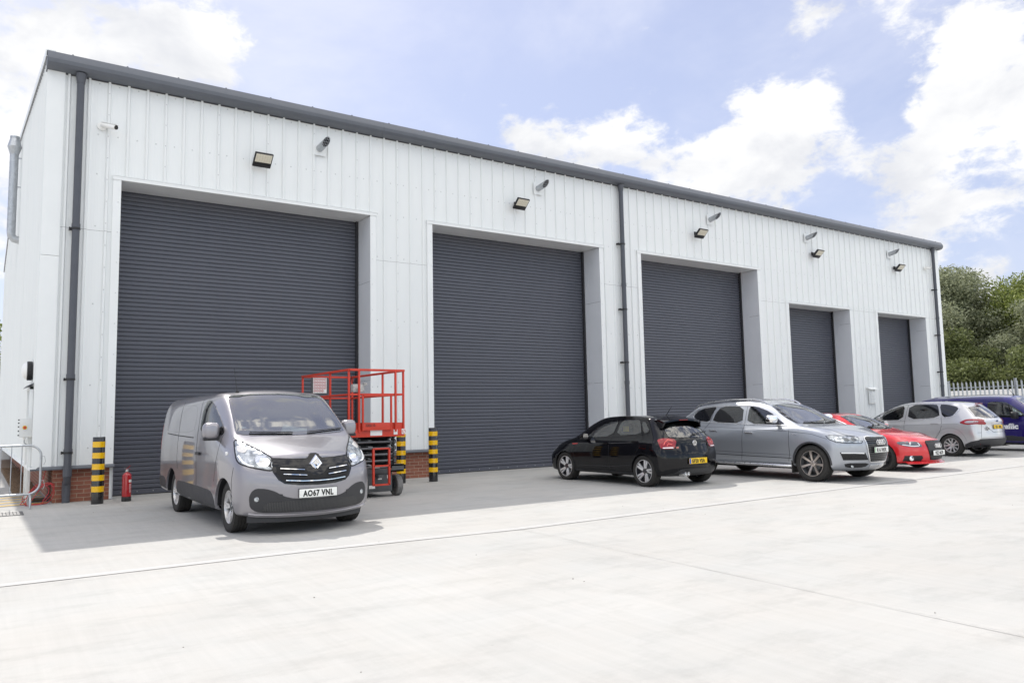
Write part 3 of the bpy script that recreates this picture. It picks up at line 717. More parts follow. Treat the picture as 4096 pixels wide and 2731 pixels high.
class Car:
    def __init__(c, name, label, cat, loc, rz, sp, level=3, group=None):
        c.sp = sp; c.root = thing(name, label, cat, loc, rz, group)
        c.bm = car_shell(sp, level); c.bvh = BVHTree.FromBMesh(c.bm); c.holes = []
        c.bm.faces.ensure_lookup_table(); c.fv = [[(v.co.copy(), v.normal.copy()) for v in f.verts] for f in c.bm.faces]
    # projection planes: 'L'/'R' side -> (s, z); 'F'/'B' nose/tail -> (y, z); 'T' top -> (s, y)
    def hit(c, pl, a, b):
        if pl == 'R': o, d = Vector((-a, -3, b)), Vector((0, 1, 0))
        elif pl == 'L': o, d = Vector((-a, 3, b)), Vector((0, -1, 0))
        elif pl == 'F': o, d = Vector((3, a, b)), Vector((-1, 0, 0))
        elif pl == 'B': o, d = Vector((-9, a, b)), Vector((1, 0, 0))
        else: o, d = Vector((-a, b, 4)), Vector((0, 0, -1))
        p, n, i, _ = c.bvh.ray_cast(o, d)
        if p is None:
            q = {'R': Vector((-a, -.9, b)), 'L': Vector((-a, .9, b)), 'F': Vector((0, a, b)), 'B': Vector((-c.sp['L'], a, b))}.get(pl, Vector((-a, b, 1.4)))
            p, n, i, _ = c.bvh.find_nearest(q)
            if pl in 'RL': p = Vector((-a, p.y, b))
            elif pl in 'FB': p = Vector((p.x, a, b))
            else: p = Vector((-a, b, p.z))
        if i is not None and (c.fv[i][0][0]-p).length < .3:
            w = poly_w([q[0] for q in c.fv[i]], p); m_ = Vector((0, 0, 0))
            for k_, q in zip(w, c.fv[i]): m_ += q[1]*k_
            if m_.length > .1: n = m_.normalized()
        if n.dot(d) > 0: n = -n
        return p, n
    def patch(c, name, pl, poly, m, off=.003, parent=None, step=.05, thick=.012, smooth=0, pull=None, mirror=False):
        """A panel of the outline `poly` laid on the skin, with a real edge."""
        for _ in range(smooth): poly = chaikin(poly)
        poly = refine(poly, step)
        xs = [p[0] for p in poly]; ys = [p[1] for p in poly]
        pts = [Vector(p) for p in poly]; ne = len(pts); edges = [(i, (i+1) % ne) for i in range(ne)]
        gx_ = int((max(xs)-min(xs))/step)+1; gy_ = int((max(ys)-min(ys))/step)+1
        for i in range(gx_+1):
            for j in range(gy_+1):
                q = (min(xs)+(i+.5)*step, min(ys)+(j+.5)*step)
                if inside(q, poly) and min((q[0]-p[0])**2+(q[1]-p[1])**2 for p in poly) > (step*.45)**2: pts.append(Vector(q))
        ov, oe, of, _, _, _ = geometry.delaunay_2d_cdt(pts, edges, [], 1, 1e-5)
        P = []; NN = []
        for v in ov:
            p, n = c.hit(pl, v.x, v.y); o = off; NN.append(n)
            q = p+n*o
            if pull: q = pull(q, v)
            P.append(q)
        bm = bmesh.new(); bv = [bm.verts.new(p) for p in P]
        for f in of:
            try: bm.faces.new([bv[i] for i in f])
            except ValueError: pass
        bmesh.ops.recalc_face_normals(bm, faces=bm.faces); bm.normal_update()
        want = {'R': Vector((0, -1, 0)), 'L': Vector((0, 1, 0)), 'F': Vector((1, 0, 0)), 'B': Vector((-1, 0, 0)), 'T': Vector((0, 0, 1))}[pl]
        if sum((f.normal.dot(want)*f.calc_area() for f in bm.faces)) < 0: bmesh.ops.reverse_faces(bm, faces=bm.faces); bm.normal_update()
        for f in bm.faces: f.smooth = True
        flip = -1 if sum(v.normal.dot(n) for v, n in zip(bv, NN)) < 0 else 1
        if thick:
            be = [e for e in bm.edges if e.is_boundary]; nrm = {v: v.normal.copy() for v in bm.verts}
            r = bmesh.ops.extrude_edge_only(bm, edges=be); nv = [g for g in r['geom'] if isinstance(g, bmesh.types.BMVert)]
            for v in nv:
                src = min((e.other_vert(v) for e in v.link_edges if e.other_vert(v) not in nv), key=lambda w: (w.co-v.co).length)
                v.co -= nrm.get(src, want)*thick
            for f in r['geom']:
                if isinstance(f, bmesh.types.BMFace): f.smooth = False
        bm.verts.index_update(); nf = len(of); o_ = c._fin(bm, name, m, parent, mirror); me = o_.data
        try:
            ln = []; k0 = len(NN)
            for po in me.polygons:
                flat = not po.use_smooth
                for li in po.loop_indices:
                    vi = me.loops[li].vertex_index; ln.append(tuple(po.normal) if flat or vi >= k0 else tuple(NN[vi]*flip))
            me.normals_split_custom_set(ln)
        except Exception: pass
        return o_
    def _fin(c, bm, name, m, parent, mirror=False):
        me = bpy.data.meshes.new(name); bm.to_mesh(me); me.materials.append(m)
        o = bpy.data.objects.new(name, me); col.objects.link(o); o.parent = parent or c.root
        if mirror:
            bm.transform(Matrix.Diagonal((1, -1, 1, 1))); bmesh.ops.reverse_faces(bm, faces=bm.faces)
            me = bpy.data.meshes.new(name); bm.to_mesh(me); me.materials.append(m)
            o2 = bpy.data.objects.new(name, me); col.objects.link(o2); o2.parent = (parent[1] if isinstance(parent, tuple) else parent) or c.root
            bm.free(); return o, o2
        bm.free(); return o
    def both(c, name, pl, poly, m, **k):
        """the same panel on both sides: side planes L+R, or y mirrored on F/B/T"""
        if pl in 'LR': return c.patch(name, 'R', poly, m, **k), c.patch(name, 'L', poly, m, **k)
        if pl == 'T': return c.patch(name, pl, poly, m, **k), c.patch(name, pl, [(a, -b) for a, b in poly][::-1], m, **k)
        return c.patch(name, pl, poly, m, **k), c.patch(name, pl, [(-a, b) for a, b in poly][::-1], m, **k)
    def strip(c, name, pl, line, w, m, off=.002, parent=None, h=.004, closed=False, smooth=0, build=True, mb=None):
        """thin band following the skin along a line"""
        for _ in range(smooth): line = chaikin(line, closed)
        line = refine(line, .05, closed); mb = mb or MB(); P = []; Nn = []
        for q in line:
            p, n = c.hit(pl, *q); P.append(p); Nn.append(n)
        k = len(P); vs = []
        for i in range(k):
            a = P[(i-1) % k] if closed else P[max(i-1, 0)]; b = P[(i+1) % k] if closed else P[min(i+1, k-1)]
            t = (b-a); t = t.normalized() if t.length > 1e-6 else Vector((1, 0, 0)); sd = t.cross(Nn[i]).normalized()*w/2; up = Nn[i]
            vs += [P[i]-sd+up*(off-h), P[i]-sd*.9+up*off, P[i]+sd*.9+up*off, P[i]+sd+up*(off-h)]
        fs = []
        for i in range(k if closed else k-1):
            j = (i+1) % k
            for q in range(3): fs.append((4*i+q, 4*i+q+1, 4*j+q+1, 4*j+q))
        mb.add(vs, fs)
        if build: return mb.build(name, m, parent or c.root, smooth=True, ang=50)
        return mb
    def window(c, name, pl, poly, glass, frit, inset=.028, smooth=1, cut=True, off=.007, step=.05, parent=None):
        for _ in range(smooth): poly = chaikin(poly)
        poly = refine(poly, .05); inner = offset_poly(poly, inset)
        g = c.patch(name, pl, poly, glass, off=off, step=step, thick=.006, parent=parent)
        if cut:
            mb = MB(); k = len(poly); A = []; 
            mid = offset_poly(poly, inset*.5); inn2 = offset_poly(poly, inset*1.9)
            for ring in (poly, mid, inner, inn2):
                for j, q in enumerate(ring):
                    p, n = c.hit(pl, *q); A.append(p+n*(off-.0022) - (n*.014 if ring is inn2 else n*0))
            for r_ in range(3):
                for i in range(k): mb.add([A[r_*k+i], A[r_*k+(i+1) % k], A[(r_+1)*k+(i+1) % k], A[(r_+1)*k+i]], [(0, 1, 2, 3)])
            mb.build('window_seal', frit, g, smooth=True)
            c.holes.append((pl, mid))
        return g
    def body(c, m, name='body'):
        bm = c.bm; dead = []
        for pl, poly in c.holes:
            for f in bm.faces:
                n = f.normal; p = f.calc_center_median()
                if pl == 'R' and p.y < 0 and abs(n.y) > .3: q = (-p.x, p.z)
                elif pl == 'L' and p.y > 0 and abs(n.y) > .3: q = (-p.x, p.z)
                elif pl == 'F' and abs(n.x) > .15 and p.x > -c.sp['L']/2: q = (p.y, p.z)
                elif pl == 'B' and abs(n.x) > .15 and p.x < -c.sp['L']/2: q = (p.y, p.z)
                elif pl == 'T' and n.z > .2: q = (-p.x, p.y)
                else: continue
                if inside(q, poly): dead.append(f)
        ev = {e for f in set(dead) for e in f.edges}; cand = {v for e in ev if any(f not in dset for f in e.link_faces) for v in e.verts} if (dset := set(dead)) else set()
        fal = {v: (sum((f.normal for f in v.link_faces), Vector())) for v in cand}
        bmesh.ops.delete(bm, geom=list(set(dead)), context='FACES')
        # draw the edge of every opening on to the outline of its window
        for v in cand:
            if not v.is_valid: continue
            best = None
            for pl, poly in c.holes:
                L2 = c.sp['L']/2
                if (pl == 'R' and v.co.y > 0) or (pl == 'L' and v.co.y < 0) or (pl == 'F' and v.co.x < -L2) or (pl == 'B' and v.co.x > -L2): continue
                q = (-v.co.x, v.co.z) if pl in 'RL' else (v.co.y, v.co.z)
                for i in range(len(poly)):
                    a = poly[i-1]; b = poly[i]; dx, dy = b[0]-a[0], b[1]-a[1]; l2 = dx*dx+dy*dy
                    if l2 < 1e-12: continue
                    t = max(0, min(1, ((q[0]-a[0])*dx+(q[1]-a[1])*dy)/l2)); r = (a[0]+dx*t, a[1]+dy*t); d = math.hypot(r[0]-q[0], r[1]-q[1])
                    if best is None or d < best[0]: best = (d, pl, r)
            if best and best[0] < .06:
                p = c.hit(best[1], *best[2])[0]
                if (p-v.co).length < .12: v.co = p
        # rolled lips on the wheel arches and sills
        be = [e for e in bm.edges if e.is_boundary and min(v.co.z for v in e.verts) < c.sp.get('liplim', .95)]
        r = bmesh.ops.extrude_edge_only(bm, edges=be)
        for v in r['geom']:
            if isinstance(v, bmesh.types.BMVert): v.co.y *= .955
        me = bpy.data.meshes.new(name); bm.to_mesh(me); bm.free(); me.materials.append(m); me.set_sharp_from_angle(angle=radians(50))
        o = bpy.data.objects.new(name, me); col.objects.link(o); o.parent = c.root; c.body_o = o
        return o
    def underside(c, s0, s1, w, z0, z1):
        b = MB(); b.box(-s1, -s0, -w, w, z0, z1); b.build('underbody', M['black'], c.root)
        for s, zc, r in c.sp['arches']:
            for sg in (1, -1):
                b = MB(); yo = abs(c.hit('L', s, zc+r+.03)[0].y)-.03; yi = .48; n = 16; A = []
                for i in range(n+1):
                    a = -.04+(pi+.08)*i/n; A += [(-s+cos(a)*(r-.002), sg*yo, zc+sin(a)*(r-.002)), (-s+cos(a)*(r+.02), sg*yi, zc+sin(a)*(r+.02)), (-s, sg*yi, zc)]
                b.add(A, [(3*i, 3*i+3, 3*i+4, 3*i+1) for i in range(n)]+[(3*i+1, 3*i+4, 3*i+5, 3*i+2) for i in range(n)])
                b.build('wheel_arch_liner', M['black'], c.root, smooth=True, ang=40)
def chaikin(p, closed=True):
    out = []; n = len(p)
    for i in range(n if closed else n-1):
        a = p[i]; b = p[(i+1) % n]
        out += [(a[0]*.8+b[0]*.2, a[1]*.8+b[1]*.2), (a[0]*.2+b[0]*.8, a[1]*.2+b[1]*.8)]
    if not closed: out = [p[0]]+out+[p[-1]]
    return out
def refine(p, step, closed=True):
    out = []; n = len(p)
    for i in range(n if closed else n-1):
        a = p[i]; b = p[(i+1) % n]; k = max(1, int(math.hypot(b[0]-a[0], b[1]-a[1])/step))
        out += [(a[0]+(b[0]-a[0])*j/k, a[1]+(b[1]-a[1])*j/k) for j in range(k)]
    if not closed: out.append(p[-1])
    return out
def inside(q, poly):
    x, y = q[0], q[1]; r = False; n = len(poly); j = n-1
    for i in range(n):
        xi, yi = poly[i][0], poly[i][1]; xj, yj = poly[j][0], poly[j][1]
        if (yi > y) != (yj > y) and x < (xj-xi)*(y-yi)/(yj-yi)+xi: r = not r
        j = i
    return r
def offset_poly(p, d):
    n = len(p); ar = sum(p[i][0]*p[(i+1) % n][1]-p[(i+1) % n][0]*p[i][1] for i in range(n)); sg = 1 if ar > 0 else -1; out = []
    for i in range(n):
        a = p[i-1]; b = p[i]; c_ = p[(i+1) % n]
        t1 = Vector((b[0]-a[0], b[1]-a[1])); t2 = Vector((c_[0]-b[0], c_[1]-b[1]))
        if t1.length < 1e-9: t1 = t2
        if t2.length < 1e-9: t2 = t1
        t1.normalize(); t2.normalize(); n1 = Vector((-t1.y, t1.x))*sg; n2 = Vector((-t2.y, t2.x))*sg; m_ = n1+n2
        if m_.length < 1e-6: m_ = n1
        m_.normalize(); k = d/max(.5, m_.dot(n1)); out.append((b[0]+m_.x*k, b[1]+m_.y*k))
    return out
# ---------------------------------------------------------------- wheels
def spokes(mb, R, rh, n, kind, yo):
    """spokes in the x-z plane; yo = outward face"""
    def blade(a0, r0, a1, r1, w0, w1, th=.022, dish=.03, mi=0):
        p0 = Vector((cos(a0)*r0, 0, sin(a0)*r0)); p1 = Vector((cos(a1)*r1, 0, sin(a1)*r1)); d = (p1-p0).normalized(); sd = Vector((-d.z, 0, d.x)); k = 5; vs = []
        for i in range(k+1):
            t = i/k; c_ = p0+(p1-p0)*t; w = w0+(w1-w0)*t; y = yo-dish*(1-t)**1.6
            vs += [c_+sd*w/2+Vector((0, y-th, 0)), c_+sd*w*.42+Vector((0, y, 0)), c_-sd*w*.42+Vector((0, y, 0)), c_-sd*w/2+Vector((0, y-th, 0))]
        fs = []
        for i in range(k):
            for q in range(3): fs.append((4*i+q, 4*i+q+1, 4*i+q+5, 4*i+q+4))
        mb.add(vs, fs, mi)
    for i in range(n):
        a = 2*pi*i/n+pi/2
        if kind == 'double': d = .085; blade(a-d*.9, rh, a-d*.62, R, .026, .030); blade(a+d*.9, rh, a+d*.62, R, .026, .030)
        elif kind == 'y': blade(a-.34, rh*.8, a-.06, R, .034, .046); blade(a+.16, rh*.8, a+.26, R, .030, .044)
        elif kind == 'v': blade(a-.12, rh, a-.30, R, .040, .045); blade(a+.12, rh, a+.30, R, .040, .045)
        elif kind == 'split': blade(a-.16, rh, a-.13, R, .030, .036); blade(a+.16, rh, a+.13, R, .030, .036)
        else: blade(a, rh*.8, a, R, .075, .060)
def make_wheel(c, s, y, zc, R, w, rim, nsp, kind, face, dark, parent=None, turn=0., spin=0., cap=None, rrim=None):
    """one wheel: tyre, rim, spokes, brake disc. y signed; outer face away from the centre line"""
    sg = 1 if y > 0 else -1
    t = bpy.data.objects.new('wheel', None); col.objects.link(t); t.parent = c.root; t.location = (-s, y, zc); t.rotation_euler = (0, 0, turn+(0 if sg > 0 else pi)); t.empty_display_size = .1
    h = w/2
    def tyre(n=48):
        b = MB(); prof = [(rim-.005, -h*.80), (rim+.012, -h*.92), (rim+(R-rim)*.5, -h*1.02), (R-.030, -h*.97), (R-.010, -h*.86), (R, -h*.70), (R, -h*.42), (R-.008, -h*.41), (R-.008, -h*.36), (R, -h*.35), (R, -.006), (R-.008, -.005), (R-.008, .005), (R, .006), (R, h*.35), (R-.008, h*.36), (R-.008, h*.41), (R, h*.42), (R, h*.70), (R-.010, h*.86), (R-.030, h*.97), (rim+(R-rim)*.5, h*1.02), (rim+.012, h*.92), (rim-.005, h*.80)]
        b.lathe(prof, axis='y', n=n); 
        # shoulder sipes
        for i in range(60):
            a = 2*pi*i/60
            for q in (-1, 1):
                b.obox((cos(a)*(R-.009), q*h*.82, sin(a)*(R-.009)), Vector((-sin(a), 0, cos(a)))*.012, Vector((0, 1, 0))*h*.10, Vector((cos(a), 0, sin(a)))*.006)
        return b
    ty = tyre().build('tyre', M['rubber'], t, smooth=True, ang=40)
    b = MB(); b.lathe([(rim, h*.80), (rim-.006, h*.86), (rim-.016, h*.84), (rim-.020, h*.70), (rim-.03, h*.3), (rim-.035, -h*.7), (rim, -h*.8)], axis='y', n=40)
    b.build('rim', rrim or face, t, smooth=True, ang=40)
    b = MB(); b.lathe([(rim-.002, h*.80), (rim-.004, h*.865), (rim-.012, h*.865), (rim-.014, h*.80)], axis='y', n=40); b.build('rim_lip', face, t, smooth=True, ang=40)
    b = MB(); b.lathe([(0, h*.18), (rim-.032, h*.18)], axis='y', n=32); b.build('rim_well', M['black'], t)
    b = MB(); b.lathe([(0, h*.30), (rim*.62, h*.30), (rim*.62, h*.22), (0, h*.22)], axis='y', n=32); b.build('brake_disc', M['steel_dark'], t, smooth=True, ang=30)
    b = MB(); spokes(b, rim-.018, .055, nsp, kind, h*.80); sp_ = b.build('spokes', face, t, smooth=True, ang=35); sp_.rotation_euler = (0, spin, 0)
    b = MB(); b.lathe([(0, h*.62), (.030, h*.62), (.032, h*.60), (.062, h*.56), (.075, h*.42), (.08, h*.3)], axis='y', n=24); hb = b.build('hub', dark or face, t, smooth=True, ang=40)
    b = MB()
    for i in range(5):
        a = 2*pi*i/5+.3; b.cyl((cos(a)*.052, h*.55, sin(a)*.052), (cos(a)*.052, h*.62, sin(a)*.052), .009, 6)
    b.build('wheel_bolts', M['chrome'], t)
    return t
def number_plate(c, pl, y, z, txt, front=True, blue=False, tilt=0., ydir=None, h=.111, w=.52, off=.02, turn=0., xs=.78, th=.075):
    p, n = c.hit(pl, y, z); sg = 1 if pl == 'F' else -1
    o = bpy.data.objects.new('number_plate', None)
    X = max(c.hit(pl, y+d, z+e)[0].x*sg for d in (-w/2, 0, w/2) for e in (-h/2, h/2))*sg+sg*off
    b = MB(); b.box(-.005, .005, -w/2, w/2, -h/2, h/2)
    pm = c.plate_w if front else c.plate_y
    pb = b.build('number_plate', pm, c.root, bevel=.003); pb.location = (X, y, z); pb.rotation_euler = (0, -tilt*sg, turn)
    b = MB(); b.box(-.004, .002, -w/2-.006, w/2+.006, -h/2-.006, h/2+.006) if sg > 0 else b.box(-.002, .004, -w/2-.006, w/2+.006, -h/2-.006, h/2+.006)
    b.build('plate_holder', M['black'], pb)
    t = text_mesh(txt, th, 'registration', M['ink'], pb, (sg*.0062, 0, -th/2), (pi/2, 0, pi/2*sg), depth=.001, xs=xs, spacing=1.12, bold=.0045)
    if blue:
        b = MB(); b.box(sg*.0052, sg*.0062, -sg*(w/2-.005)*1., -sg*(w/2-.050), -h/2+.006, h/2-.006) if sg > 0 else b.box(-.0062, -.0052, w/2-.05, w/2-.005, -h/2+.006, h/2-.006)
        b.build('plate_band', blue if not isinstance(blue, bool) else M['gbblue'], pb)
    return pb
M['ink'] = mat('plate lettering', (.012, .012, .012), .4)
M['gbblue'] = mat('plate blue', (.02, .09, .45), .4)
PW = mat('white plate', (.80, .80, .77), .35, noise_amt=.03); PY = mat('yellow plate', (.85, .55, .015), .35, noise_amt=.03)
Car.plate_w = PW; Car.plate_y = PY
def mirror_unit(c, s, z, sg, shell, y0, glass=None, size=(.13, .24, .17), arm=.12, drop=0.):
    """door mirror: housing with rounded corners, stalk, glass facing back"""
    dx, dy, dz = size
    b = MB(); n = 20; rings = []
    for k, (fx_, sc) in enumerate(((dx*.5, .55), (dx*.42, .80), (dx*.15, .98), (-dx*.3, 1.), (-dx*.5, .97))):
        for j in range(n):
            a = 2*pi*j/n; ca, sa = cos(a), sin(a); e = .62
            yy = math.copysign(abs(ca)**e, ca)*dy/2*sc; zz = math.copysign(abs(sa)**e, sa)*dz/2*sc
            rings.append((fx_, yy, zz))
    k = 5
    b.add(rings, [(i*n+j, i*n+(j+1) % n, (i+1)*n+(j+1) % n, (i+1)*n+j) for i in range(k-1) for j in range(n)]+[tuple(range(n))])
    root = b.build('door_mirror', shell, c.root, smooth=True, ang=50)
    root.location = (-s, sg*(y0+arm+dy/2), z); root.rotation_euler = (0, 0, sg*.12)
    g = MB(); g.add([(-dx*.49, math.copysign(abs(cos(a))**.62, cos(a))*dy*.45, math.copysign(abs(sin(a))**.62, sin(a))*dz*.45) for a in [2*pi*j/24 for j in range(24)]], [tuple(range(23, -1, -1))])
    g.build('mirror_glass', M['chrome'], root)
    a = MB(); a.extrude([(.03, -sg*dy*.3, -dz*.55-drop), (.03, -sg*(dy/2+arm+.01), -dz*.50-drop), (.03, -sg*(dy/2+arm+.01), -dz*.2-drop), (.03, -sg*dy*.3, -dz*.38)], (-.07, 0, 0))
    a.build('mirror_arm', M['black'], root, bevel=.006)
    lo = MB(); lo.box(-dx*.45, dx*.35, -dy*.46, dy*.46, -dz*.56, -dz*.36); lo.build('mirror_base', M['black'], root, bevel=.02)
    return root
def seat(c, s, y, z=.55, hh=1.25, m=None):
    b = MB(); b.box(-s-.25, -s+.25, y-.25, y+.25, z-.18, z); b.bar((-s-.22, y, z), (-s-.38, y, hh-.18), .46, .14, up=(1, 0, 0)); b.bar((-s-.39, y, hh-.14), (-s-.42, y, hh+.06), .27, .10, up=(1, 0, 0))
    return b.build('seat', m or c.trim, c.root, bevel=.035)
def interior(c, floor, sdash, zdash, s0, s1, w, seats, m=None, wheel_y=-.36):
    m = m or c.trim
    b = MB(); b.box(-s1, -s0, -w, w, floor-.03, floor); b.build('cabin_floor', m, c.root)
    b = MB(); pr = [(-s0+.02, 0, floor), (-s0+.02, 0, zdash-.05), (-sdash+.12, 0, zdash), (-sdash-.05, 0, zdash-.01), (-sdash-.12, 0, zdash-.10), (-sdash-.08, 0, floor)]
    b.extrude([(x, -w, z) for x, y, z in pr], (0, 2*w, 0)); b.build('dashboard', c.dash, c.root, bevel=.02)
    b = MB(); ctr = Vector((-sdash-.22, wheel_y, zdash-.04)); ax = Vector((-.9, 0, .42)).normalized(); e = Vector((0, 1, 0)); g = ax.cross(e)
    b.tube([ctr+e*cos(2*pi*i/20)*.185+g*sin(2*pi*i/20)*.185 for i in range(20)], .015, 8, closed=True); b.bar(ctr-e*.17, ctr+e*.17, .03, .02); b.bar(ctr, ctr-ax*.16-Vector((0, 0, .02)), .06, .06)
    b.build('steering_wheel', M['black'], c.root, smooth=True)
    for a in seats: seat(c, *a, m=m)
def wiper(c, pl, a, b, parent=None):
    mb = MB(); pa = refine([a, b], .12, False); P = []
    for q in pa:
        p, n = c.hit(pl, *q); P.append(p+n*.022)
    mb.tube(P, .009, 6); return mb.build('wiper', M['black'], parent or c.root)
# ================================================================ silver van
def nose_loc(ax, ay, fo, rz): return (ax+cos(rz)*fo, ay+sin(rz)*fo, 0)
rzv = -pi/2+.022
VAN = dict(L=4.999, K=4, fit=5,
  stations=[0, .68, .93, 1.18, 1.45, 1.72, 2.0, 2.5, 3.2, 3.9, 4.45, 4.80, 5],
  rows=[([(0, .80), (5, .80)], [(0, .24), (.5, .23), (1.2, .26), (4.6, .30), (5, .33)]),
        ([(.3, .84), (.8, .955), (4.7, .955), (5, .93)], [(0, .30), (1.2, .30), (5, .36)]),
        ([(.3, .87), (.75, .965), (1.3, .975), (4.7, .975), (5, .95)], [(0, .52), (1.2, .55), (5, .58)]),
        ([(.3, .86), (.7, .955), (1.2, .978), (4.7, .978), (5, .945)], [(0, .76), (1.2, .86), (5, .90)]),
        ([(.3, .82), (.7, .93), (1.1, .955), (1.7, .960), (4.7, .958), (5, .93)], [(.3, .94), (.7, 1.02), (1.2, 1.14), (2, 1.20), (5, 1.22)]),
        ([(.3, .73), (.7, .855), (1.1, .885), (1.5, .875), (2.0, .890), (4.7, .888), (5, .86)], [(.3, 1.01), (.7, 1.12), (1.1, 1.29), (1.5, 1.50), (1.9, 1.66), (2.3, 1.70), (5, 1.70)]),
        ([(.3, .64), (.7, .77), (1.0, .80), (1.4, .765), (1.8, .745), (2.3, .76), (4.7, .765), (5, .74)], [(.3, 1.045), (.7, 1.17), (.92, 1.27), (1.2, 1.48), (1.5, 1.69), (1.75, 1.83), (2.0, 1.885), (2.4, 1.895), (4.7, 1.88), (5, 1.85)])],
  top=[(.2, 1.06), (.7, 1.215), (.90, 1.285), (1.2, 1.515), (1.5, 1.735), (1.78, 1.90), (2.0, 1.95), (2.5, 1.965), (4.7, 1.94), (5, 1.90)],
  front=[.10, .035, .0, .015, .09, .15, .235], sweepF=[.34, .36, .38, .36, .33, .30, .25], pF=2.0,
  zF=[.25, .31, .50, .74, .91, .985, 1.05], zFc=[.23, .29, .50, .74, .90, .985, 1.065],
  rear=[.05, .01, .0, .0, .01, .03, .07], sweepB=[.08]*7, zB=[.33, .38, .60, .90, 1.22, 1.68, 1.84],
  arches=[(.933, .345, .385), (4.031, .345, .385)])
van = Car('parked_van', 'silver grey panel van parked nose-out in front of the first shutter', 'van', nose_loc(1.80, -6.20, .933, rzv), rzv, VAN, level=4)

GF = mat('window frit', (.012, .012, .014), .12); GLS = glassmat('vehicle glass', (.62, .70, .68), .07); GLW = glassmat('windscreen glass', (.72, .82, .82), .25); GLD = mat('privacy glass', (.008, .009, .012), .03, coat=1.)
SEAM = mat('panel gap', (.012, .012, .013), .7); LENSR = mat('red lamp', (.26, .006, .012), .12, coat=.6, noise_amt=.25, nscale=22); PLAST = mat('grey plastic trim', (.032, .032, .035), .55, noise_amt=.06)
def lamp_mat():
    m, t, b = _new('headlamp reflector'); L = t.links.new; nd = t.nodes.new
    tcn = nd('ShaderNodeTexCoord'); v = nd('ShaderNodeTexVoronoi'); v.inputs['Scale'].default_value = 15; L(tcn.outputs['Object'], v.inputs['Vector'])
    bp = nd('ShaderNodeBump'); bp.inputs['Strength'].default_value = .35; bp.inputs['Distance'].default_value = .02; L(v.outputs['Distance'], bp.inputs['Height']); L(bp.outputs[0], b.inputs['Normal'])
    n = nd('ShaderNodeTexNoise'); n.inputs['Scale'].default_value = 16; L(tcn.outputs['Object'], n.inputs['Vector']); cr_ = nd('ShaderNodeValToRGB'); L(n.outputs[0], cr_.inputs[0])
    cr_.color_ramp.elements[0].position = .35; cr_.color_ramp.elements[0].color = (.20, .22, .24, 1); cr_.color_ramp.elements[1].position = .68; cr_.color_ramp.elements[1].color = (.62, .65, .67, 1)
    L(cr_.outputs[0], b.inputs['Base Color']); b.inputs['Metallic'].default_value = .55; b.inputs['Roughness'].default_value = .22; b.inputs['Coat Weight'].default_value = 1.
    return m
LAMP = lamp_mat(); LAMPC = mat('lamp chrome', (.80, .82, .83), .12, metal=.9, coat=1.); LAMPW = mat('lamp light guide', (.86, .87, .88), .2, coat=1.)
GLOSSB = mat('gloss black', (.008, .008, .010), .10)
def hexmesh(name, scale=55.):
    m, t, b = _new(name); L = t.links.new; nd = t.nodes.new
    tcn = nd('ShaderNodeTexCoord'); mpn = nd('ShaderNodeMapping'); mpn.inputs['Scale'].default_value = (.01, 1, 1.35); L(tcn.outputs['Object'], mpn.inputs[0])
    v = nd('ShaderNodeTexVoronoi'); v.feature = 'DISTANCE_TO_EDGE'; v.inputs['Scale'].default_value = scale; v.inputs['Randomness'].default_value = 0; L(mpn.outputs[0], v.inputs['Vector'])
    r = nd('ShaderNodeValToRGB'); L(v.outputs['Distance'], r.inputs[0]); r.color_ramp.elements[0].position = .10; r.color_ramp.elements[0].color = (.07, .07, .073, 1); r.color_ramp.elements[1].position = .16; r.color_ramp.elements[1].color = (.004, .004, .004, 1)
    L(r.outputs[0], b.inputs['Base Color']); b.inputs['Roughness'].default_value = .55; return m
HEXM = hexmesh('honeycomb grille')
van.trim = mat('van trim', (.10, .10, .105), .8); van.dash = mat('van dash', (.45, .48, .45), .7)
PV = paint('van paint', (.285, .275, .295), metal=.62, rough=.36)
van.underside(.35, 4.8, .62, .20, .60)
ws = [(-.70, 1.862), (-.735, 1.74), (-.765, 1.54), (-.79, 1.38), (-.785, 1.305), (-.40, 1.283), (0, 1.275), (.40, 1.283), (.785, 1.305), (.79, 1.38), (.765, 1.54), (.735, 1.74), (.70, 1.862), (.4, 1.885), (0, 1.892), (-.4, 1.885)]
wv = van.window('windscreen', 'F', ws, GLW, GF, inset=.03, smooth=1)
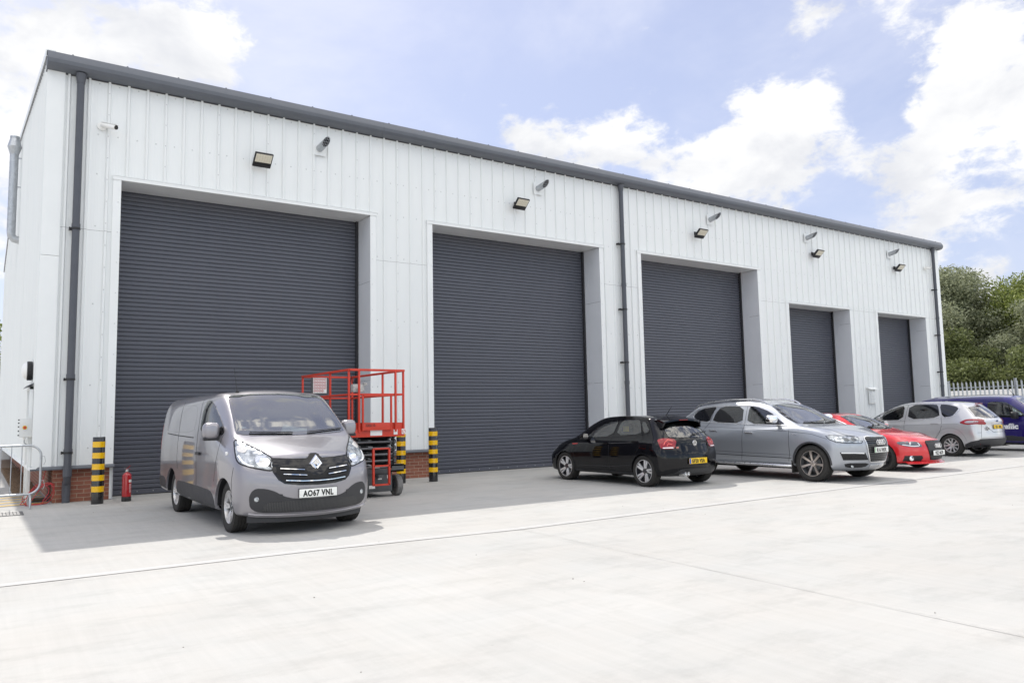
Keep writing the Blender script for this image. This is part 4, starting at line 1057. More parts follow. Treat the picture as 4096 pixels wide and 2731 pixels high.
for pl in 'RL':
    w = van.window('side_window', pl, [(2.29, 1.31), (2.30, 1.70), (2.27, 1.79), (2.12, 1.815), (1.86, 1.74), (1.62, 1.61), (1.36, 1.45), (1.19, 1.335), (1.26, 1.29)], GLS, GF, inset=.03)
    van.strip('window_divider', pl, [(1.80, 1.71), (1.66, 1.30)], .035, GF, off=.006, parent=w)
    van.strip('door_gap', pl, [(1.20, 1.30), (1.22, 1.10), (1.33, .84), (1.385, .66)], .007, SEAM)
    van.strip('door_gap', pl, [(2.60, 1.90), (2.50, 1.80), (2.43, 1.60), (2.42, 1.2), (2.37, .77), (2.37, .30)], .008, SEAM, smooth=1)
    van.strip('door_gap', pl, [(3.70, 1.86), (3.69, 1.6), (3.66, 1.28), (3.64, .86), (3.60, .74)], .007, SEAM)
    van.strip('door_rail', pl, [(2.64, 1.25), (3.66, 1.27), (4.5, 1.30)], .016, SEAM, off=.0015)
    van.strip('pressed_line', pl, [(2.70, 1.33), (2.62, 1.50), (2.70, 1.72), (3.1, 1.76), (4.5, 1.73), (4.66, 1.62), (4.60, 1.36), (4.40, 1.33)], .010, mat('van crease', (.16, .15, .165), .3, metal=.6, coat=1.), off=.001, closed=True, smooth=2)
    van.patch('sill_cladding', pl, [(1.34, .28), (1.36, .40), (1.50, .50), (1.75, .535), (3.50, .56), (3.62, .52), (3.60, .33), (2.4, .28)], PLAST, off=.005, smooth=1)
    van.patch('rear_cladding', pl, [(4.44, .36), (4.46, .50), (4.60, .56), (4.90, .58), (4.92, .40)], PLAST, off=.005)
    hs = -1 if pl == 'R' else 1
    b = MB(); p, n = van.hit(pl, 2.25, 1.02); b.box(p.x-.11, p.x+.11, p.y+hs*.002, p.y+hs*.035, p.z-.022, p.z+.022); b.build('door_handle', M['black'], van.root, bevel=.008)
    p, n = van.hit(pl, .87, 1.055); b = MB(); b.box(p.x-.035, p.x+.035, p.y-hs*.01, p.y+hs*.012, p.z-.022, p.z+.022); b.build('side_indicator', M['white_plastic'], van.root, bevel=.006)
    van.patch('tail_light', pl, [(4.86, 1.02), (4.86, 1.45), (4.96, 1.45), (4.96, 1.02)], LENSR, off=.004)
hl = [(.845, 1.235), (.885, 1.10), (.905, .98), (.885, .925), (.77, .880), (.57, .832), (.535, .86), (.520, .99), (.60, 1.075), (.70, 1.145), (.79, 1.215)]
for sg in (-1, 1):
    o = van.patch('headlight', 'F', [(sg*a, b) for a, b in hl][::sg], LAMP, off=.006, smooth=1, step=.035)
    van.strip('lamp_rim', 'F', [(sg*a, b) for a, b in hl], .018, GLOSSB, off=.011, parent=o, closed=True, smooth=1)
    van.strip('light_guide', 'F', [(sg*.875, 1.03), (sg*.855, .95), (sg*.80, .905), (sg*.745, .895)], .026, LAMPW, off=.011, parent=o, smooth=1)
    van.patch('lamp_bowl', 'F', [(sg*(.635+.082*cos(t)), .955+.072*sin(t)) for t in [2*pi*i/20 for i in range(20)]], LAMPC, off=.010, parent=o, step=.03)
    p, n = van.hit('F', sg*.635, .955); b = MB(); b.lathe([(0, .012), (.022, .010), (.03, -.002), (.046, -.004)], axis='x', n=20); q = b.build('bulb_cap', M['chrome'], o, smooth=True); q.location = p+n*.012
    van.patch('indicator_lens', 'F', [(sg*.845, 1.17), (sg*.87, 1.08), (sg*.80, 1.06), (sg*.74, 1.12)], mat('indicator lens', (.62, .60, .58), .15, coat=1.), off=.010, parent=o, smooth=1)
# grille
gtop = [(-.535, .992), (-.30, .975), (-.105, .972), (-.065, 1.02), (-.035, 1.037), (.035, 1.037), (.065, 1.02), (.105, .972), (.30, .975), (.535, .992)]
gv = van.patch('grille', 'F', gtop+[(.560, .875), (.545, .81), (.49, .715), (.42, .665), (.25, .640), (0, .632), (-.25, .640), (-.42, .665), (-.49, .715), (-.545, .81), (-.560, .875)], GLOSSB, off=.006)
van.patch('grille_opening', 'F', [(-.50, .885), (-.27, .865), (-.16, .85), (-.11, .80), (-.06, .76), (.06, .76), (.11, .80), (.16, .85), (.27, .865), (.50, .885), (.505, .80), (.45, .71), (.38, .675), (0, .650), (-.38, .675), (-.45, .71), (-.505, .80)], mat('grille dark', (.008, .008, .009), .7), off=.014, parent=gv)
for z0, y0, y1 in ((.842, .165, .455), (.775, .145, .425)):
    for sg in (-1, 1):
        van.strip('grille_bar', 'F', [(sg*y0, z0-.012), (sg*y1, z0+.012)], .036, GLOSSB, off=.024, parent=gv)
        van.strip('grille_chrome', 'F', [(sg*y0, z0-.016), (sg*y1, z0+.008)], .011, M['chrome'], off=.031, parent=gv)
van.strip('grille_bar', 'F', [(-.40, .71), (-.2, .694), (0, .690), (.2, .694), (.40, .71)], .034, GLOSSB, off=.024, parent=gv)
van.strip('grille_chrome', 'F', [(-.40, .706), (-.2, .690), (0, .686), (.2, .690), (.40, .706)], .011, M['chrome'], off=.031, parent=gv)
# diamond badge
p, n = van.hit('F', 0, .905); b = MB(); X = p.x+.030
def dia(w, h, x): return [(x, 0, h), (x, w, 0), (x, 0, -h), (x, -w, 0)]
b.add(dia(.092, .122, X-.028)+dia(.080, .108, X+.004)+dia(.056, .082, X+.016)+dia(.026, .040, X+.004)+dia(.022, .036, X-.018), [(r*4+i, r*4+(i+1) % 4, r*4+4+(i+1) % 4, r*4+4+i) for r in range(4) for i in range(4)]+[(19, 18, 17, 16)])
o = b.build('badge', M['chrome'], gv); o.location = (0, 0, .905)
# lower bumper
bi = van.patch('bumper_insert', 'F', [(-.80, .37), (-.815, .50), (-.79, .575), (-.74, .615), (-.63, .607), (-.53, .572), (-.43, .505), (-.30, .468), (0, .460), (.30, .468), (.43, .505), (.53, .572), (.63, .607), (.74, .615), (.79, .575), (.815, .50), (.80, .37), (.73, .315), (.62, .297), (0, .290), (-.62, .297), (-.73, .315)], PLAST, off=.005, smooth=1)
van.patch('lower_grille', 'F', [(-.66, .325), (-.655, .37), (-.60, .43), (-.32, .442), (0, .445), (.32, .442), (.60, .43), (.655, .37), (.66, .325), (.45, .308), (0, .302), (-.45, .308)], HEXM, off=.009, parent=bi)
for sg in (-1, 1):
    p, n = van.hit('F', sg*.735, .475); b = MB(); b.lathe([(0, .004), (.026, .001), (.034, -.008)], axis='x', n=24); q = b.build('fog_lamp', LAMP, van.root, smooth=True, ang=40); q.location = p+Vector((.012, 0, 0)); q.rotation_euler = (0, 0, sg*.45)
number_plate(van, 'F', 0, .532, 'AO67 VNL', off=.012)
# valance, bonnet edge, roof joints
b = MB(); A = []
for i in range(25):
    a = -1+2*i/24; y = .80*a; s_ = .13+.30*abs(a)**2.4
    A += [(-s_-.02, y, .27), (-s_, y, .245), (-s_-.005, y, .165), (-s_-.09, y, .155)]
b.add(A, [(4*i+q, 4*i+q+1, 4*i+q+5, 4*i+q+4) for i in range(24) for q in range(3)]); b.build('front_valance', PLAST, van.root, smooth=True, ang=40)
for sg in (-1, 1): van.strip('bonnet_gap', 'F', [(sg*.84, 1.262), (sg*.79, 1.218), (sg*.70, 1.148), (sg*.60, 1.078), (sg*.52, 1.0)], .007, SEAM, smooth=1)
van.strip('bonnet_gap', 'F', [(-.535, .996), (-.30, .980), (-.11, .977), (-.07, 1.025), (-.035, 1.042), (.035, 1.042), (.07, 1.025), (.11, .977), (.30, .980), (.535, .996)], .008, SEAM)
for sg in (-1, 1): van.strip('roof_channel', 'T', [(2.05, sg*.68), (3.0, sg*.70), (4.7, sg*.69)], .03, M['black'], off=.001)
lip = van.strip('bumper_lip', 'F', [(-.80, .285), (-.72, .272), (-.5, .262), (0, .258), (.5, .262), (.72, .272), (.80, .285)], .045, PV, off=.022, h=.022)
van.strip('bumper_gap', 'R', [(.58, .88), (.62, .70), (.60, .50)], .006, SEAM); van.strip('bumper_gap', 'L', [(.58, .88), (.62, .70), (.60, .50)], .006, SEAM)
for sg in (-1, 1):
    van.patch('lamp_inner', 'F', [(sg*a, b_) for a, b_ in [(.60, .90), (.555, .87), (.545, .97), (.575, 1.02)]][::sg], GLOSSB, off=.009)
    van.patch('tow_cover' if sg < 0 else 'bumper_detail', 'F', [(sg*.50, .475), (sg*.44, .475), (sg*.44, .53), (sg*.50, .54)][::sg], PLAST, off=.009)
van.body(PV)
interior(van, .55, 1.22, 1.275, 1.0, 2.45, .80, [(2.15, -.42, .85, 1.52), (2.15, .05, .85, 1.50), (2.15, .45, .85, 1.52)], wheel_y=-.42)
b = MB(); b.box(-2.52, -2.48, -.80, .80, .5, 1.86); b.build('bulkhead', mat('bulkhead', (.33, .35, .33), .7), van.root)
hl_ = MB(); hl_.box(-2.45, -1.80, -.66, .66, 1.865, 1.88); hl_.build('headlining', mat('headlining', (.5, .5, .48), .9), van.root)
b = MB(); b.box(-1.62, -1.58, -.10, .10, 1.66, 1.74); b.build('rear_view_mirror', M['black'], van.root, bevel=.01)
wiper(van, 'F', (-.02, 1.30), (-.62, 1.315)); wiper(van, 'F', (.74, 1.34), (.20, 1.30))
for sg in (-1, 1):
    mirror_unit(van, 1.36, 1.36, sg, PV, .90, size=(.15, .23, .24), arm=.015)
b = MB(); b.cyl((-1.98, -.50, 1.92), (-1.99, -.50, 1.965), .03, 12, r2=.012); b.tube([(-1.99, -.50, 1.95), (-2.16, -.50, 2.30)], [.007, .004], 6); b.build('aerial', M['black'], van.root)
SILV = mat('wheel silver', (.68, .67, .67), .32, metal=.75, noise_amt=.1)
for s_ in (.933, 4.031):
    for sg in (-1, 1): make_wheel(van, s_, sg*.80, .337, .337, .215, .225, 5, 'split', SILV, M['steel_dark'], spin=.3)
# things lying on the dashboard
def in_car(c, o, loc, rz=0.):
    o.matrix_world = c.root_m @ Matrix.Translation(loc) @ Matrix.Rotation(rz, 4, 'Z')
van.root_m = Matrix.Translation(van.root.location) @ Matrix.Rotation(rzv, 4, 'Z')
PAP = mat('paper', (.80, .81, .80), .8)
b = MB(); b.add([(0, -.13, 0), (0, .24, 0), (.06, .22, .09), (.07, .06, .115), (.05, -.10, .16), (.10, -.12, .13)], [(0, 1, 2, 3), (0, 3, 4), (0, 4, 5)]); b.box(-.02, .13, .08, .30, .0, .010); b.box(.10, .14, -.02, .22, .01, .09)
o = tag(b.build('paper_sheets', PAP), 'crumpled white papers lying on the silver van dashboard', 'paper'); in_car(van, o, (-1.24, .04, 1.275))
b = MB(); b.obox((0, 0, .012), (.045, 0, 0), (0, .11, 0), (0, 0, .010)); o = tag(b.build('face_mask', mat('mask blue', (.24, .60, .78), .8), bevel=.006), 'light blue face mask on the silver van dashboard behind the windscreen', 'face mask'); in_car(van, o, (-1.16, -.36, 1.278))
b = MB(); b.lathe([(0, 0), (.028, 0), (.040, .11), (.0, .11)], n=20); o = tag(b.build('paper_cup', mat('cup', (.16, .02, .04), .5), smooth=True, ang=40), 'dark red paper cup with white lid on the silver van dashboard', 'cup'); in_car(van, o, (-1.24, -.62, 1.275))
b = MB(); b.lathe([(0, 0), (.043, 0), (.043, .012), (.036, .020), (0, .020)], n=20); q = b.build('lid', M['white_plastic'], o, smooth=True, ang=40); q.location = (0, 0, .111)
# ================================================================ black hatchback
rzp = pi/2
HATCH = dict(L=4.067, K=4, fit=5,
  stations=[0, .55, .84, 1.10, 1.40, 1.75, 2.1, 2.6, 3.1, 3.5, 3.75, 4],
  rows=[([(0, .70), (5, .70)], [(0, .19), (5, .24)]),
        ([(.2, .77), (.6, .83), (3.5, .83), (4, .79)], [(0, .23), (5, .27)]),
        ([(.2, .79), (.6, .865), (3.45, .868), (4, .81)], [(0, .42), (5, .45)]),
        ([(.2, .79), (.6, .87), (1.2, .878), (3.45, .882), (4, .83)], [(0, .56), (1.2, .61), (4, .66)]),
        ([(.3, .72), (.7, .83), (1.2, .855), (3.35, .865), (3.9, .81)], [(.3, .67), (.7, .77), (1.2, .81), (3, .86), (4, .87)]),
        ([(.3, .66), (.7, .76), (1.0, .79), (1.5, .795), (3.1, .795), (3.6, .755), (4, .70)], [(.3, .735), (.7, .86), (1.0, .915), (1.5, .935), (3.0, .975), (3.6, 1.0)]),
        ([(.3, .55), (.7, .67), (1.0, .70), (1.3, .655), (1.7, .59), (2.1, .57), (3.0, .57), (3.65, .555)], [(.3, .765), (.7, .885), (1.0, .945), (1.3, 1.10), (1.6, 1.26), (1.9, 1.345), (2.4, 1.385), (3.0, 1.37), (3.65, 1.31)])],
  top=[(.2, .79), (.7, .915), (1.0, .97), (1.3, 1.13), (1.6, 1.295), (1.9, 1.39), (2.4, 1.438), (3.0, 1.43), (3.65, 1.37)],
  front=[.10, .0, -.03, -.02, .01, .05, .12], sweepF=[.28, .28, .30, .30, .28, .26, .24], pF=2.1,
  zF=[.20, .25, .42, .56, .67, .72, .75], zFc=[.19, .24, .42, .57, .67, .73, .77],
  rear=[.13, .06, .0, .01, .075, .135, .52], sweepB=[.24, .24, .26, .26, .24, .22, .10], pB=2.4, zB=[.22, .27, .46, .66, .86, .98, 1.30], zBc=[.22, .27, .46, .66, .87, 1.00, 1.345],
  arches=[(.84, .315, .345), (3.389, .315, .345)])
hatch = Car('hatchback', 'black five-door hatchback parked nose-in before the second shutter', 'car', nose_loc(10.065, -5.61, 3.389, rzp), rzp, HATCH, level=4)
hatch.trim = mat('dark trim', (.03, .03, .032), .7); hatch.dash = hatch.trim
PB = mat('black paint', (.0035, .0035, .005), rough=.05, spec=.45)
hatch.underside(.3, 3.8, .55, .23, .5)

HW = lambda pl, n, poly, g=GLS, **k: hatch.window(n, pl, poly, g, GF, inset=.022, smooth=1, **k)
for pl in 'LR':
    HW(pl, 'side_window', [(1.56, .965), (1.64, 1.08), (1.82, 1.215), (2.0, 1.29), (2.18, 1.332), (2.45, 1.355), (2.385, 1.005)])
    HW(pl, 'rear_side_window', [(2.50, 1.02), (2.535, 1.352), (3.06, 1.352), (3.15, 1.24), (3.27, 1.055)])
    HW(pl, 'quarter_window', [(3.32, 1.075), (3.185, 1.25), (3.17, 1.305), (3.25, 1.295), (3.42, 1.155), (3.44, 1.10)])
    hatch.strip('window_trim', pl, [(1.50, .945), (2.4, .985), (3.30, 1.045), (3.46, 1.085)], .016, GF, off=.005)
    hatch.strip('door_gap', pl, [(2.47, 1.36), (2.39, .99), (2.365, .87), (2.36, .30)], .008, SEAM)
    hatch.strip('door_gap', pl, [(3.30, 1.03), (3.35, .86), (3.22, .70), (3.08, .50), (3.0, .31), (2.36, .285), (1.24, .285), (1.22, .45), (1.15, .66), (1.24, .90), (1.50, .95)], .008, SEAM, smooth=1)
    hatch.strip('body_crease', pl, [(.75, .80), (1.3, .83), (2.4, .865), (3.4, .895), (3.7, .90)], .012, mat('crease', (.02, .02, .024), .12), off=.001)
    hatch.strip('lower_crease', pl, [(1.35, .36), (2.4, .375), (3.0, .42)], .014, mat('crease', (.02, .02, .024), .12), off=.001)
    hatch.patch('side_skirt', pl, [(1.19, .23), (1.20, .275), (3.05, .275), (3.07, .22)], M['black'], off=.014)
    hs = 1 if pl == 'L' else -1
    for s_, z_ in ((2.25, .855), (3.16, .905)):
        p, n = hatch.hit(pl, s_, z_); b = MB(); b.box(p.x-.10, p.x+.10, p.y+hs*.004, p.y+hs*.030, p.z-.014, p.z+.014); b.build('door_handle', PB, hatch.root, bevel=.006)
    hatch.patch('wing_badge', pl, [(1.10, .832), (1.13, .815), (1.29, .822), (1.31, .845)], mat('badge red', (.5, .05, .05), .3), off=.006)
    hatch.strip('arch_edge', pl, [(3.389+.352*cos(a), .315+.352*sin(a)) for a in [-.1+(pi+.2)*i/20 for i in range(21)]], .016, GF, off=.004)
    hatch.strip('arch_edge', pl, [(.84+.352*cos(a), .315+.352*sin(a)) for a in [-.1+(pi+.2)*i/20 for i in range(21)]], .016, GF, off=.004)
rw = hatch.window('rear_window', 'B', [(.555, 1.0), (.52, 1.12), (.475, 1.24), (.43, 1.275), (0, 1.285), (-.43, 1.275), (-.475, 1.24), (-.52, 1.12), (-.555, 1.0), (-.50, .985), (0, .975), (.50, .985)], GLS, GF, inset=.035, smooth=1)
hatch.window('windscreen', 'F', [(-.63, 1.01), (-.60, 1.16), (-.53, 1.31), (0, 1.35), (.53, 1.31), (.60, 1.16), (.63, 1.01), (0, .985)], GLW, GF, inset=.03)
TL = [(.775, .945), (.69, .975), (.48, .965), (.445, .91), (.48, .83), (.52, .765), (.76, .765), (.79, .80), (.80, .87)]
for sg in (1, -1):
    o = hatch.patch('tail_light', 'B', [(sg*a, b) for a, b in TL][::sg], LENSR, off=.006, smooth=1, step=.03)
    hatch.strip('tail_light_guide', 'B', [(sg*.52, .92), (sg*.60, .945), (sg*.68, .90), (sg*.72, .84)], .020, mat('lamp bright red', (.75, .10, .08), .2, coat=1.), off=.011, parent=o)
    hatch.strip('tail_light_guide', 'B', [(sg*.55, .85), (sg*.62, .87), (sg*.66, .82)], .018, mat('lamp bright red', (.75, .10, .08), .2, coat=1.), off=.011, parent=o)
    hatch.strip('reversing_lens', 'B', [(sg*.54, .785), (sg*.75, .785)], .020, LAMPW, off=.011, parent=o)
    hatch.patch('headlight', 'F', [(sg*a, b) for a, b in [(.77, .74), (.55, .72), (.40, .67), (.42, .60), (.60, .61), (.76, .66)]][::sg], LAMP, off=.005)
# roof spoiler
b = MB(); A = []
for i in range(21):
    a = -1+2*i/20; y = .545*a; e = 1-abs(a)**6; zt_ = hatch.hit('T', 3.42, y*.98)[0].z
    A += [(-3.42, y, zt_+.006), (-3.56, y, 1.378-.035*a*a), (-3.72+.03*a*a, y, 1.350-.05*a*a), (-3.725+.03*a*a, y, 1.322-.055*a*a), (-3.60, y, 1.300-.04*a*a)]
b.add(A, [(5*i+q, 5*i+q+1, 5*i+q+6, 5*i+q+5) for i in range(20) for q in range(4)]+[(0, 4, 3, 2, 1), (100, 101, 102, 103, 104)])
for sg in (1, -1): b.extrude([(-3.50, sg*.545, 1.33), (-3.70, sg*.535, 1.29), (-3.66, sg*.585, 1.17), (-3.54, sg*.585, 1.20)], (0, -sg*.05, .0))
sp_o = b.build('roof_spoiler', PB, hatch.root, smooth=True, ang=35)
b = MB(); b.box(-3.733, -3.72, -.12, .12, 1.326, 1.340); b.build('brake_light', LENSR, sp_o)
# round badge
def round_badge(c, pl, y, z, r):
    p, n = c.hit(pl, y, z); sg = 1 if pl == 'F' else -1; X = p.x+sg*.014
    b = MB(); b.lathe([(r*.80, X-sg*.004), (r*.84, X+sg*.004), (r*.95, X+sg*.004), (r, X-sg*.004)], (0, y, z), axis='x', n=28)
    def bar(a, b_, w=.012): b.bar((X, y+a[0]*r, z+a[1]*r), (X, y+b_[0]*r, z+b_[1]*r), w, .008, up=(1, 0, 0))
    for k in (1, -1):
        bar((k*.30, .80), (0, -.02+.02), .010); bar((k*.70, .52), (k*.30, -.76), .010); bar((k*.30, -.76), (0, -.02), .010)
    o = b.build('badge', M['chrome'], c.root, smooth=True, ang=30)
    d = MB(); d.cyl((X-sg*.006, y, z), (X-sg*.002, y, z), r*.9, 24); d.build('badge_plate', GLOSSB, o)
    return o
round_badge(hatch, 'B', 0, .865, .058)
p, n = hatch.hit('B', .45, .785)
text_mesh('GTI', .030, 'model_lettering', mat('letter red', (.7, .25, .22), .3), hatch.root, (p.x-.008, .46, .772), (pi/2, 0, -pi/2), depth=.003, bold=.002)
hatch.strip('tailgate_gap', 'B', [(.44, .97), (.50, .72), (.44, .675), (0, .655), (-.44, .675), (-.50, .72), (-.44, .97)], .008, SEAM)
hatch.strip('bumper_gap', 'B', [(.80, .76), (.50, .735)], .007, SEAM); hatch.strip('bumper_gap', 'B', [(-.80, .76), (-.50, .735)], .007, SEAM)
hatch.strip('plate_recess', 'B', [(.36, .43), (.26, .585), (-.26, .585), (-.50, .50), (-.42, .42)], .012, SEAM, closed=True)
df = hatch.patch('diffuser', 'B', [(.78, .235), (.62, .255), (.52, .29), (.39, .365), (0, .378), (-.39, .365), (-.52, .29), (-.62, .255), (-.78, .235), (-.5, .225), (0, .222), (.5, .225)], M['black'], off=.010, smooth=1)
hatch.patch('diffuser_mesh', 'B', [(.25, .27), (.26, .345), (0, .355), (-.42, .345), (-.52, .275)], HEXM, off=.014, parent=df)
number_plate(hatch, 'B', 0, .513, 'GF20 VSA', front=False, blue=True, off=.010)
for y in (.385, .300):
    b = MB(); b.lathe([(.034, .02), (.037, .0), (.040, .0), (.042, .02), (.042, .14)], axis='x', n=22); b.lathe([(0, .06), (.034, .06)], axis='x', n=22)
    o = b.build('exhaust_tip', M['chrome'], hatch.root, smooth=True, ang=40, loc=(-4.085, y, .262))
# rear wiper, aerial, mirrors
b = MB(); b.tube([(-3.93, 0, 1.0), (-3.95, -.02, 1.05)], .018, 8); b.bar((-3.945, -.02, 1.045), (-3.86, -.50, 1.08), .020, .018); b.build('rear_wiper', M['black'], hatch.root)
b = MB(); b.cyl((-3.25, 0, 1.425), (-3.26, 0, 1.455), .028, 12, r2=.015); b.tube([(-3.26, 0, 1.45), (-3.42, 0, 1.62)], [.008, .004], 6); b.build('aerial', M['black'], hatch.root)
hatch.body(PB)
interior(hatch, .32, 1.15, .92, 1.0, 3.4, .72, [(2.0, .36, .62, 1.12), (2.0, -.36, .62, 1.12), (2.85, .36, .62, 1.06), (2.85, -.36, .62, 1.06)], wheel_y=-.36)
for sg in (1, -1): mirror_unit(hatch, 1.60, 1.00, sg, PB, .80, size=(.12, .19, .13), arm=.02)
b = MB(); b.box(-2.62, -2.45, .50, .515, 1.10, 1.21); b.build('yellow_sticker', mat('sticker yellow', (.80, .55, .06), .5), hatch.root)
RIMB = mat('machined rim', (.86, .86, .87), .30, metal=.6); RIMD = mat('gloss dark rim', (.03, .03, .035), .2, coat=.5)
for s_ in (.84, 3.389):
    for sg in (-1, 1): make_wheel(hatch, s_, sg*.757, .315, .315, .215, .232, 5, 'y', RIMB, RIMD, rrim=RIMD, spin=.2+s_)
hatch_brk = MB(); hatch_brk.box(-3.55, -3.45, .77, .80, .33, .45); hatch_brk.box(-1.0, -.90, .77, .80, .33, .45)
# ================================================================ grey estate suv
rzq = -pi/2+.022
SUV = dict(L=5.089, K=4, fit=5,
  stations=[0, .62, .97, 1.25, 1.55, 1.9, 2.3, 2.8, 3.4, 4.0, 4.45, 4.75, 5],
  rows=[([(0, .78), (5, .78)], [(0, .26), (5, .30)]),
        ([(.3, .82), (.7, .92), (4.4, .92), (5, .88)], [(0, .33), (5, .36)]),
        ([(.3, .86), (.75, .965), (4.4, .965), (5, .90)], [(0, .54), (5, .56)]),
        ([(.3, .86), (.7, .965), (1.3, .985), (4.3, .988), (5, .92)], [(0, .74), (1.2, .80), (5, .84)]),
        ([(.3, .82), (.7, .93), (1.3, .955), (4.3, .965), (5, .90)], [(.3, .87), (.8, .99), (1.4, 1.04), (5, 1.06)]),
        ([(.3, .76), (.7, .86), (1.2, .895), (1.6, .90), (4.0, .90), (4.6, .86), (5, .80)], [(.3, .915), (.8, 1.06), (1.3, 1.13), (2, 1.15), (4, 1.19), (5, 1.22)]),
        ([(.3, .63), (.7, .76), (1.2, .80), (1.6, .745), (2.0, .69), (2.5, .665), (4.0, .655), (4.6, .63)], [(.3, .95), (.8, 1.095), (1.3, 1.17), (1.6, 1.32), (2.0, 1.51), (2.3, 1.60), (2.8, 1.645), (3.4, 1.64), (4.0, 1.60), (4.6, 1.49)])],
  top=[(.2, .965), (.8, 1.135), (1.3, 1.20), (1.6, 1.36), (2.0, 1.565), (2.35, 1.665), (2.8, 1.71), (3.4, 1.71), (4.0, 1.67), (4.6, 1.56)],
  front=[.22, .10, .02, .0, .03, .065, .13], sweepF=[.38, .40, .42, .42, .40, .36, .32], pF=2.2,
  zF=[.23, .31, .51, .73, .86, .905, .945], zFc=[.23, .31, .51, .73, .86, .91, .955],
  rear=[.14, .05, .0, .02, .05, .10, .52], sweepB=[.25]*6+[.14], pB=2.4, zB=[.32, .38, .58, .84, 1.06, 1.20, 1.47], zBc=[.32, .38, .58, .84, 1.06, 1.21, 1.51],
  arches=[(.97, .378, .415), (3.972, .378, .415)])
suv = Car('sport_utility_car', 'large silver grey estate car parked nose-out between the black hatchback and red saloon', 'car', nose_loc(13.35, -7.27, .97, rzq), rzq, SUV, level=4)
suv.trim = hatch.trim; suv.dash = hatch.trim
PQ = paint('grey metallic paint', (.40, .42, .455), metal=.6, rough=.38)
suv.underside(.4, 4.9, .60, .22, .6)

QG = GLD
for pl in 'RL':
    SW = lambda n, poly, g, cut: suv.window(n, pl, poly, g, GF, inset=.025, smooth=1, cut=cut, off=.006)
    SW('side_window', [(1.60, 1.175), (1.80, 1.285), (2.05, 1.44), (2.30, 1.545), (2.50, 1.58), (2.64, 1.59), (2.60, 1.195)], GLS, True)
    SW('rear_side_window', [(2.73, 1.205), (2.80, 1.598), (3.45, 1.60), (3.56, 1.45), (3.60, 1.24)], GLD, False)
    SW('quarter_window', [(3.68, 1.245), (3.66, 1.45), (3.58, 1.592), (3.93, 1.570), (4.14, 1.50), (4.24, 1.39), (4.08, 1.27)], GLD, False)
    suv.strip('window_trim', pl, [(1.52, 1.152), (2.0, 1.168), (2.64, 1.188), (3.62, 1.233), (4.10, 1.262), (4.28, 1.385), (4.16, 1.515), (3.93, 1.585), (3.5, 1.612), (2.72, 1.606), (2.45, 1.59), (2.05, 1.46), (1.80, 1.305), (1.55, 1.155)], .018, M['alu'], off=.010, h=.010, smooth=1)
    suv.strip('door_gap', pl, [(2.70, 1.60), (2.66, 1.18), (2.675, .95), (2.70, .60), (2.75, .36)], .009, SEAM)
    suv.strip('door_gap', pl, [(1.48, 1.16), (1.475, 1.0), (1.475, .55), (1.52, .40)], .009, SEAM)
    suv.strip('door_gap', pl, [(3.63, 1.60), (3.66, 1.23), (3.80, 1.05), (3.66, .82), (3.50, .62)], .009, SEAM)
    suv.strip('body_crease', pl, [(.60, .885), (.95, .985), (1.48, 1.035), (2.7, 1.095), (3.8, 1.135), (4.6, 1.15)], .010, mat('suv crease', (.12, .125, .135), .3, metal=.6, coat=1.), off=.001)
    suv.strip('lower_moulding', pl, [(1.44, .47), (2.7, .49), (3.48, .51)], .012, SEAM, off=.003)
    suv.strip('lower_moulding', pl, [(1.44, .54), (2.7, .56), (3.48, .58)], .008, mat('suv crease', (.12, .125, .135), .3, metal=.6, coat=1.), off=.002)
    hs = 1 if pl == 'L' else -1
    for s_, z_ in ((2.49, 1.0), (3.50, 1.045)):
        p, n = suv.hit(pl, s_, z_); b = MB(); b.box(p.x-.11, p.x+.11, p.y+hs*.006, p.y+hs*.038, p.z-.018, p.z+.018); b.build('door_handle', M['alu'], suv.root, bevel=.008)
    suv.strip('arch_moulding', pl, [(.97+.432*cos(a), .378+.432*sin(a)) for a in [-.05+(pi+.10)*i/24 for i in range(25)]], .036, mat('arch trim', (.05, .05, .055), .3), off=.012, h=.012)
    suv.strip('arch_moulding', pl, [(3.972+.432*cos(a), .378+.432*sin(a)) for a in [-.05+(pi+.10)*i/24 for i in range(25)]], .036, mat('arch trim', (.05, .05, .055), .3), off=.012, h=.012)
    suv.patch('wing_badge', pl, [(1.26, .965), (1.26, .985), (1.40, .99), (1.40, .97)], M['alu'], off=.005)
    b = MB(); b.tube([(-1.48, hs*.90, .30), (-1.56, hs*.965, .305), (-2.5, hs*.975, .31), (-3.42, hs*.965, .315), (-3.50, hs*.90, .32)], .030, 12); b.build('side_bar', M['alu'], suv.root, smooth=True, ang=50)
    b = MB(); b.box(-1.455, -1.43, hs*.70, hs*.95, .16, .46); b.build('mud_flap', M['rubber'], suv.root)
    b = MB(); pts_ = [(s_, .62+.0*s_) for s_ in (2.20, 2.32, 2.6, 3.2, 3.9, 4.25, 4.42)]; P_ = []
    for i, (s_, y_) in enumerate(pts_):
        p, n = suv.hit('T', s_, hs*(.60 if s_ < 4 else .57)); P_.append(p+Vector((0, 0, (.0, .045, .062, .062, .060, .045, .0)[i])))
    b.tube(P_, .017, 8); b.build('roof_rail', M['alu'], suv.root, smooth=True)
wsq = suv.window('windscreen', 'F', [(-.80, 1.195), (-.775, 1.30), (-.715, 1.44), (-.64, 1.575), (-.5, 1.605), (0, 1.625), (.5, 1.605), (.64, 1.575), (.715, 1.44), (.775, 1.30), (.80, 1.195), (.5, 1.178), (0, 1.17), (-.5, 1.178)], GLW, GF, inset=.035, smooth=0)
QH = [(.925, .945), (.90, .955), (.60, .935), (.50, .905), (.455, .82), (.49, .790), (.75, .800), (.89, .82), (.93, .87)]
